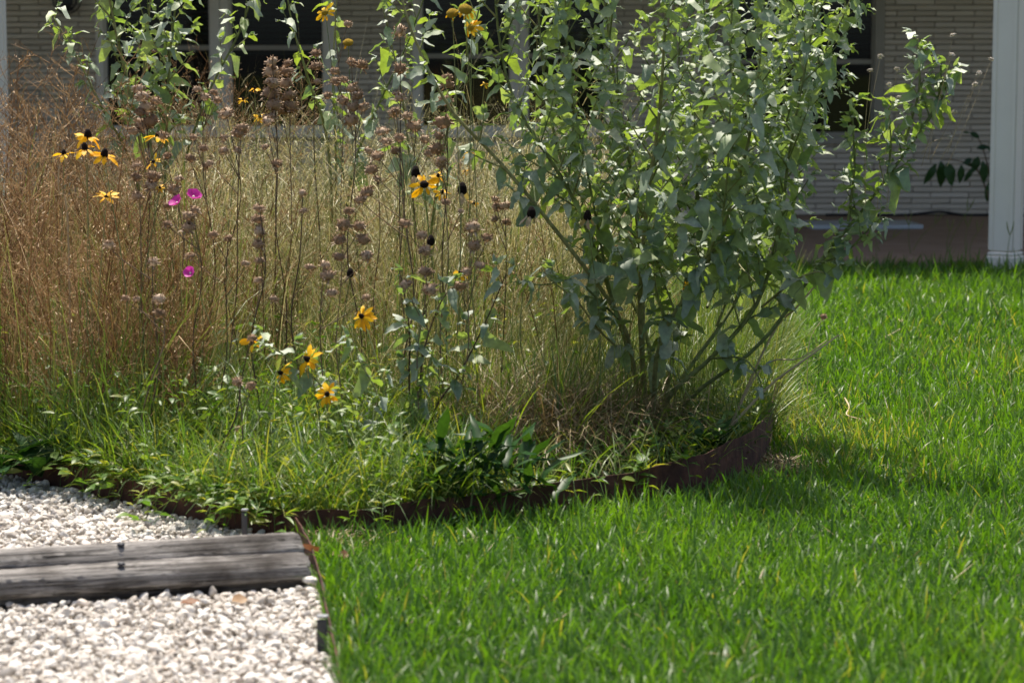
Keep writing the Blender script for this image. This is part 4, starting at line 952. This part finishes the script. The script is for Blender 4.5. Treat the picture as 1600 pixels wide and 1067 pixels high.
# yellow discs and ray flowers of the leafy plants
flower(508, 20, 8.7, 15, 'yellow double bloom at the top before the left window frame', nrm=(-.3, -.7, .4), cone='disc', cone_r=.4, n=12, seed=30, group='yellow shrub blooms', kindname='yellow_bloom', grow=.05)
flower(736, 44, 7.0, 18, 'ragged bright yellow bloom beside two faded round heads at top', nrm=(-.5, -.6, .3), cone='disc', cone_r=.35, n=12, seed=31, droop=.35, group='yellow shrub blooms', kindname='yellow_bloom')
flower(727, 16, 7.0, 13, 'faded orange round head directly above the ragged yellow bloom', nrm=(.1, -.6, .7), cone='disc', cone_r=.85, n=14, seed=32, droop=.6, group='yellow shrub blooms', kindname='yellow_bloom')
flower(707, 22, 7.05, 11, 'faded orange round head left of the ragged yellow bloom', nrm=(-.2, -.6, .7), cone='disc', cone_r=.9, n=14, seed=33, droop=.7, keep=(0, 3, 5, 8, 11), group='yellow shrub blooms', kindname='yellow_bloom')
flower(544, 68, 8.2, 9, 'round yellow button bloom before the pale wall', nrm=(0, -.5, .8), cone='disc', cone_r=.95, n=10, keep=(0,), seed=34, group='yellow shrub blooms', kindname='yellow_bloom')
flower(757, 132, 8.0, 7, 'tiny yellow bloom low before the dark middle window', nrm=(0, -.6, .6), cone='disc', cone_r=.4, n=8, seed=35, group='yellow shrub blooms', kindname='yellow_bloom')
flower(1074, 447, 7.05, 8, 'tiny yellow bloom inside the tall shrub', nrm=(-.3, -.7, .4), cone='disc', cone_r=.4, n=8, seed=36, group='yellow shrub blooms', kindname='yellow_bloom')

def winecup(px, py, Y, rpx, label, nrm, seed):
    r = np.random.default_rng(seed); head = P(px, py, Y); R = rpx / F * Y; foot = np.array([head[0] + r.normal(0, .03), Y, .05])
    t = empty('magenta_flower', foot, label, 'flower', 'magenta cup flowers'); a, b, nn = frame(nrm, r.uniform(0, 6)); stem_to(t, head, foot, .0016, seed=seed)
    for k in range(5):
        w = 2 * math.pi * k / 5; dr = math.cos(w) * a + math.sin(w) * b; Mx = basis((dr + nn * .35)[None], nn[None], R, 1.15)[0]
        o = link('petal', WPET_ME[k % 2], t); o.matrix_local = rot_to_matrix(Mx, head, foot)
    o = link('centre', PALE_ME, t); o.matrix_local = rot_to_matrix(np.stack([a, b, nn], -1) * R * .16, head + nn * R * .05, foot)
winecup(302, 309, 6.9, 15, 'upper right magenta cup flower of the pair in the brown weeds', (.3, -.5, .8), 1)
winecup(278, 318, 6.9, 15, 'lower left magenta cup flower of the pair in the brown weeds', (-.5, -.4, .6), 2)
winecup(298, 427, 6.7, 12, 'single magenta flower lower down in the bed', (-.3, -.7, .4), 3)

# ------------------------------------------------------------------ dried seed-head stalks
def head_mesh(seed):
    r = np.random.default_rng(seed); gg = Geo()
    V = []; n = 10
    for a, b in ((.3, .42), (.62, .3), (.78, .0), (.55, -.28), (.15, -.4)):
        for k in range(n): w = 2 * math.pi * k / n + r.normal(0, .1); s = 1 + r.normal(0, .12); V.append([a * s * math.cos(w), a * s * math.sin(w), b * s])
    q = [[i * n + k, (i + 1) * n + k, (i + 1) * n + (k + 1) % n, i * n + (k + 1) % n] for i in range(4) for k in range(n)]
    gg.add(np.array(V), None, q, .3)
    m = 26; a = r.uniform(0, 6.283, m); el = r.uniform(-.3, 1.1, m); d = np.stack([np.cos(a) * np.cos(el), np.sin(a) * np.cos(el), np.sin(el)], -1)
    st = d * np.array([.6, .6, .3]); en = d * np.array([1.02, 1.02, .62]) * r.uniform(.85, 1.15, m)[:, None]
    tubes(gg, np.stack([st, en], 1), np.array([[.085, .06]]), 3, r.random(m))
    m = 9; a = r.uniform(0, 6.283, m)
    blades(gg, np.stack([np.cos(a) * .3, np.sin(a) * .3, np.full(m, -.3)], -1), a, r.uniform(.7, 1.1, m), r.uniform(.2, .34, m), r.uniform(1.2, 1.8, m), r.uniform(.1, .5, m), r.random(m), 3)
    return gg.mesh('seed_head', M['seed'])
HEAD_ME = [head_mesh(k) for k in range(5)]
# each: foot x, top x, Y depth, stem top y, [(x, y, half width)...], wording
stalks = [
 (445, 425, 7.7, 90, [(425, 97, 12), (424, 112, 15), (426, 130, 16), (423, 147, 16), (428, 165, 15), (421, 186, 13)], 'thick brown stalk crowded with seed heads before the dark left window, left of two'),
 (460, 450, 7.8, 93, [(450, 99, 10), (449, 113, 13), (447, 131, 13), (452, 150, 14), (455, 168, 15), (440, 172, 13)], 'thick brown stalk crowded with seed heads before the dark left window, right of two'),
 (540, 549, 7.3, 95, [(549, 98, 10), (566, 102, 12), (551, 138, 13), (560, 150, 12), (536, 158, 11), (552, 168, 12), (568, 168, 10), (550, 188, 14), (538, 125, 9), (525, 128, 10)], 'tall dark-stemmed stalk with many seed heads before the pale wall'),
 (500, 495, 7.9, 80, [(494, 84, 10), (495, 104, 12), (496, 128, 8)], 'stalk with three stacked heads before the right edge of the dark left window'),
 (615, 625, 7.8, 46, [(625, 49, 13), (625, 108, 13), (624, 152, 12), (614, 178, 9)], 'tall thin stalk with spaced heads in the middle of the pale wall'),
 (688, 694, 7.2, 118, [(697, 122, 10), (697, 132, 12), (696, 158, 14), (692, 192, 17), (686, 213, 10), (682, 233, 15), (690, 256, 11)], 'tall stalk with wide flat heads left of the dark middle window'),
 (660, 650, 7.4, 190, [(648, 198, 14), (637, 182, 10), (664, 218, 9), (670, 240, 9)], 'stalk with a wide dark head before the grey wall foot'),
 (640, 622, 7.0, 212, [(624, 216, 11), (604, 222, 11), (590, 244, 13), (580, 266, 13), (573, 300, 14), (564, 312, 11)], 'stalk with a slanting row of heads in the centre of the bed'),
 (600, 618, 7.3, 168, [(618, 174, 9), (596, 206, 11), (617, 236, 9)], 'thin stalk with three small heads in the centre of the bed'),
 (235, 226, 7.3, 150, [(216, 140, 11), (222, 152, 14), (230, 168, 15), (219, 176, 12), (243, 158, 11), (236, 190, 14), (222, 196, 15), (208, 205, 12)], 'stalk topped by a dark clump of seed heads behind the yellow flowers'),
 (222, 216, 7.0, 252, [(215, 260, 11), (213, 277, 11), (240, 276, 14), (236, 290, 13), (214, 307, 12), (255, 212, 11)], 'stalk with heavy heads left of the magenta pair'),
 (268, 272, 7.1, 288, [(272, 297, 12), (262, 244, 8), (280, 280, 9), (262, 322, 9)], 'short-headed stalk just left of the magenta pair'),
 (320, 300, 6.8, 326, [(305, 328, 10), (294, 338, 12), (294, 355, 13), (262, 350, 9)], 'stalk with pale heads directly below the magenta pair'),
 (350, 352, 7.3, 172, [(352, 178, 14), (350, 216, 8), (350, 236, 9)], 'slender stalk with a flat top head below the left window post'),
 (360, 377, 7.2, 196, [(377, 200, 11), (371, 208, 13), (380, 206, 9), (372, 235, 8), (328, 256, 8)], 'slender stalk with paired heads right of the flat topped one'),
 (325, 318, 7.4, 145, [(308, 140, 8), (320, 152, 10), (334, 145, 8), (340, 157, 9), (302, 215, 8), (318, 232, 9), (322, 260, 8), (298, 248, 9)], 'many-headed thin stalk left of the flat topped one'),
 (412, 405, 6.7, 318, [(405, 326, 11), (404, 343, 12), (406, 362, 12), (404, 382, 11), (406, 408, 10), (405, 438, 9)], 'pale grey stalk with close-set heads above the torn yellow flower'),
 (440, 432, 7.2, 248, [(433, 256, 10), (418, 190, 10), (414, 230, 7)], 'thin stalk with one top head below the crowded brown pair'),
 (470, 473, 7.1, 292, [(473, 302, 8), (474, 330, 8), (484, 418, 10), (427, 467, 9)], 'thin stalk with small sparse heads in the left middle of the bed'),
 (530, 535, 6.7, 340, [(537, 352, 14), (562, 354, 12), (531, 375, 12), (568, 375, 13), (530, 402, 12), (573, 400, 13), (545, 330, 10)], 'bushy stalk with large pale brown heads above the upright yellow flower'),
 (515, 508, 6.6, 405, [(508, 414, 11), (512, 431, 14), (518, 458, 11), (572, 465, 9)], 'short stalk with three heads left of the upright yellow flower'),
 (660, 662, 6.7, 360, [(660, 368, 10), (664, 392, 13), (633, 350, 12), (665, 425, 14), (672, 453, 14), (634, 445, 11)], 'stalk with large fuzzy heads below the small black cone'),
 (738, 740, 6.75, 345, [(739, 355, 14), (742, 384, 12), (761, 372, 11), (750, 415, 10), (729, 425, 10), (719, 447, 13)], 'stalk with flat fuzzy heads left of the diagonal shrub stem'),
 (800, 788, 7.2, 308, [(790, 322, 12), (774, 312, 9), (776, 324, 10), (773, 343, 8), (791, 347, 9)], 'stalk with a knot of small heads under the shrub left side'),
 (700, 696, 7.0, 310, [(696, 316, 9), (690, 250, 9), (720, 330, 6)], 'stalk with one round head below the bright yellow flower'),
 (392, 394, 6.35, 522, [(394, 528, 9)], 'low stalk with a single round tan head beside torn yellow flower'),
 (372, 370, 6.3, 590, [(370, 596, 10), (393, 603, 10), (372, 670, 7)], 'lowest stalk with two small round heads in the green weeds'),
 (248, 250, 6.6, 460, [(249, 468, 12), (250, 490, 12), (196, 466, 8), (213, 467, 7)], 'stalk with two large pale heads in the lower brown weeds'),
 (240, 238, 6.7, 402, [(239, 410, 11), (170, 382, 10)], 'stalk with one pale head left of the single magenta flower'),
 (352, 356, 6.9, 370, [(357, 373, 9), (333, 367, 9), (383, 412, 8), (297, 400, 9)], 'stalk with light tipped heads right of the single magenta flower'),
 (535, 523, 8.3, 38, [(543, 38, 8), (523, 112, 9), (512, 150, 9)], 'thin far stalk beside the window edge at the top middle'),
 (580, 590, 7.5, 270, [(590, 280, 8), (604, 205, 7), (576, 236, 8)], 'very thin stalk with tiny heads in the middle of the dry grass'),
]
for i, (fx, tx, Y, ty, heads, lab) in enumerate(stalks):
    r = np.random.default_rng(100 + i); top = P(tx, ty, Y); foot = np.array([P(fx, 500, Y)[0], Y, .045])
    t = empty('seed_head_stalk', foot, lab, 'dried stalk', 'dried seed-head stalks')
    foot_ = foot + [r.normal(0, .03), 0, 0]; c = cat_rom([foot_] + [foot_ * (1 - q) + top * q + [r.normal(0, .013), r.normal(0, .013), 0] for q in (.25, .5, .75)] + [top], 20); gg = Geo(); tube(gg, c, np.linspace(.003, .0013, 20) * r.uniform(.75, 1.2), 5, r.random())
    hp = []
    for (x, y, w) in heads:
        p = P(x, y, Y + r.normal(0, .015)); hp.append((p, w / F * Y))
        zt = p[2] - .055; j = np.argmin(np.abs(c[:, 2] - zt)); off = abs(p[0] - np.interp(p[2], c[:, 2], c[:, 0]))
        if off > .008: tube(gg, cat_rom([c[max(j - 1, 0)], (c[j] + p) / 2 + [(p[0] - c[j][0]) * .2, 0, -.008], p - [0, 0, .004]], 6), np.linspace(.0014, .0009, 6), 4, r.random())
    put(gg, 'stem', M['stem_b'], t)
    for p, s in hp:
        o = link('seed_head', HEAD_ME[r.integers(0, 5)], t); s *= .98
        tl = r.normal(0, .25, 2); a, b, nn = frame((tl[0], tl[1], 1), r.uniform(0, 6)); o.matrix_local = rot_to_matrix(np.stack([a, b, nn * r.uniform(1.2, 1.6)], -1) * s, p, foot)

# pale dry knobs on thin stalks right of the shrub
KNOB_ME = HEAD_ME[1].copy(); KNOB_ME.name = 'knob'; KNOB_ME.materials[0] = M['knob']
kn = [((1376, 88), (1352, 330)), ((1402, 108), (1375, 330)), ((1390, 133), (1370, 340)), ((1405, 152), (1385, 335)), ((1360, 110), (1352, 330)), ((1489, 55), (1440, 260)), ((1487, 86), (1450, 250)), ((1549, 93), (1480, 260)), ((1530, 114), (1480, 240)), ((1524, 132), (1470, 250)), ((1492, 175), (1455, 250)), ((1485, 214), (1440, 240))]
names = ['first', 'second', 'third', 'fourth', 'fifth', 'sixth', 'seventh', 'eighth', 'ninth', 'tenth', 'eleventh', 'twelfth']
kn.sort(key=lambda k: k[0][0])
for i, (hd_, ft) in enumerate(kn):
    r = np.random.default_rng(300 + i); Y = 6.95 + r.uniform(-.03, .08); p = P(*hd_, Y); q = P(*ft, Y)
    t = empty('dry_knob_stalk', q, 'thin dry stalk with pale knob before the right wall, %s counted from the shrub' % names[i], 'dried stalk', 'pale knob stalks')
    gg = Geo(); tube(gg, cat_rom([q, (p + q) / 2 + [r.normal(0, .01), 0, .01], p], 12), np.linspace(.0009, .0005, 12), 4, .3); put(gg, 'stem', M['stalk'], t)
    o = link('knob', KNOB_ME, t); o.scale = [.0095] * 3; o.location = (p - q); o.rotation_euler = r.normal(0, .5, 3)

# ------------------------------------------------------------------ loose dry stalks, seed stalks, fallen things
def dry_stalk(pts, r0, label, name='dry_stalk', cat='dry stalk', mat='stalk', group=None):
    c = cat_rom(pts, 16); gg = Geo(); tube(gg, c, np.linspace(r0, r0 * .6, 16), 6, .4); o = put(gg, name, M[mat], base=pts[0]); return tag(o, label, cat, group)
dry_stalk(pp([(1130, 690, 7.2), (1205, 525, 7.15), (1245, 480, 7.1), (1281, 438, 7.1)]), .0042, 'thick tan dry stalk leaning right, upper of the pair at shrub edge')
dry_stalk(pp([(1120, 690, 7.1), (1200, 605, 7.05), (1260, 560, 7.0), (1311, 523, 7.0)]), .0042, 'tan dry stalk leaning low over the lawn right of the shrub')
dry_stalk(pp([(1125, 700, 7.2), (1190, 575, 7.15), (1250, 560, 7.1), (1292, 532, 7.1)]), .003, 'thinner tan stalk just above the low leaning one')
dry_stalk([np.array([P(108, 500, 7.0)[0], 7.0, .05])] + pp([(106, 345, 7.0), (92, 300, 7.0), (96, 250, 7.0), (118, 222, 7.0)]), .0032, 'curved pale brown bare stem left of the loose yellow flower')
t = empty('bud_stalk', G(1262, 640), 'dark dry bud on a short stalk over the lawn beside the shrub', 'dried stalk')
q = np.array(t.location); p = P(1287, 495, q[1]); gg = Geo(); tube(gg, cat_rom([q, q * .4 + p * .6 + [-.03, 0, .03], p], 12), np.linspace(.0016, .001, 12), 4, .3); put(gg, 'stem', M['stalk'], t)
o = link('seed_head', HEAD_ME[2], t); o.scale = (.014, .014, .022); o.location = p - q
for i, (pts, lab) in enumerate((([(1320, 622), (1327, 636), (1323, 648), (1345, 655)], 'bent pale straw lying on the lawn right of the shrub'), ([(1383, 527), (1400, 518), (1406, 514)], 'short white straw in the far lawn, lower of two'), ([(1402, 497), (1410, 504), (1408, 492)], 'short white straw in the far lawn, upper of two'))):
    dry_stalk([G(a, b, .05) for a, b in pts], .0032, lab, 'straw', 'straw')
seeds = [((1345, 400), (1395, 372)), ((1378, 402), (1362, 348)), ((1420, 400), (1461, 350)), ((1425, 405), (1420, 352)), ((1474, 408), (1512, 330)), ((1480, 405), (1484, 362)), ((1513, 402), (1528, 362)), ((1509, 405), (1512, 355)), ((1576, 430), (1578, 368))]
ordn = names
for i, (a, b) in enumerate(seeds):
    q = G(*a, .0); Y = q[1] - .2; q = np.array([P(a[0], a[1], Y)[0], Y, 0]); p = P(*b, Y)
    t = empty('grass_seed_stalk', q, 'thin grass seed stalk standing before the porch, %s from the left' % ordn[i], 'grass stalk', 'grass seed stalks by the porch')
    gg = Geo(); tube(gg, cat_rom([q, q * .5 + p * .5 + [-.01, 0, .02], p], 10), np.linspace(.0022, .0014, 10), 4, .6); put(gg, 'stem', M['strawg'], t)
    for s in (-1, 1):
        gg = Geo(); d = norm(p - q); e = p + d * .05 + np.array([s * .02, 0, .03]); tube(gg, cat_rom([p, (p + e) / 2 + [s * .004, 0, 0], e], 6), [.0018, .003, .0034, .0032, .0026, .001], 5, .8); put(gg, 'seed_spike', M['strawg'], t)
FL_T = leaf_tmpl(.34, .4, .5, -.3, .06, 71); FL_ME = tmpl_mesh('fallen_leaf', FL_T, M['deadleaf'])
for i, (x, y, z, s, lab) in enumerate(((496, 862, .045, .055, 'curled brown fallen leaf between the timber end and the lawn'), (514, 866, .03, .04, 'smaller brown fallen leaf at the lawn corner by timbers'), (538, 872, .035, .03, 'rust-coloured fallen leaf in the lawn near the timbers'),
        (312, 938, .03, .05, 'brown fallen leaf tucked under the front timber, left one'), (385, 934, .03, .045, 'brown fallen leaf tucked under the front timber, right one'), (1268, 727, .012, .05, 'reddish dead leaf on the bare patch by the edging bend'), (1232, 748, .012, .035, 'small tan dead leaf on the bare patch by the edging bend'),
        (902, 722, .09, .03, 'small pinkish dead leaf behind the long dark edging'))):
    p = G(x, y, z); o = link('fallen_leaf', FL_ME, None, p); o.scale = [s] * 3; r = random.Random(i); o.rotation_euler = (r.uniform(-.4, .4), r.uniform(-.5, .5), r.uniform(0, 6.28)); tag(o, lab, 'leaf', 'fallen dead leaves')
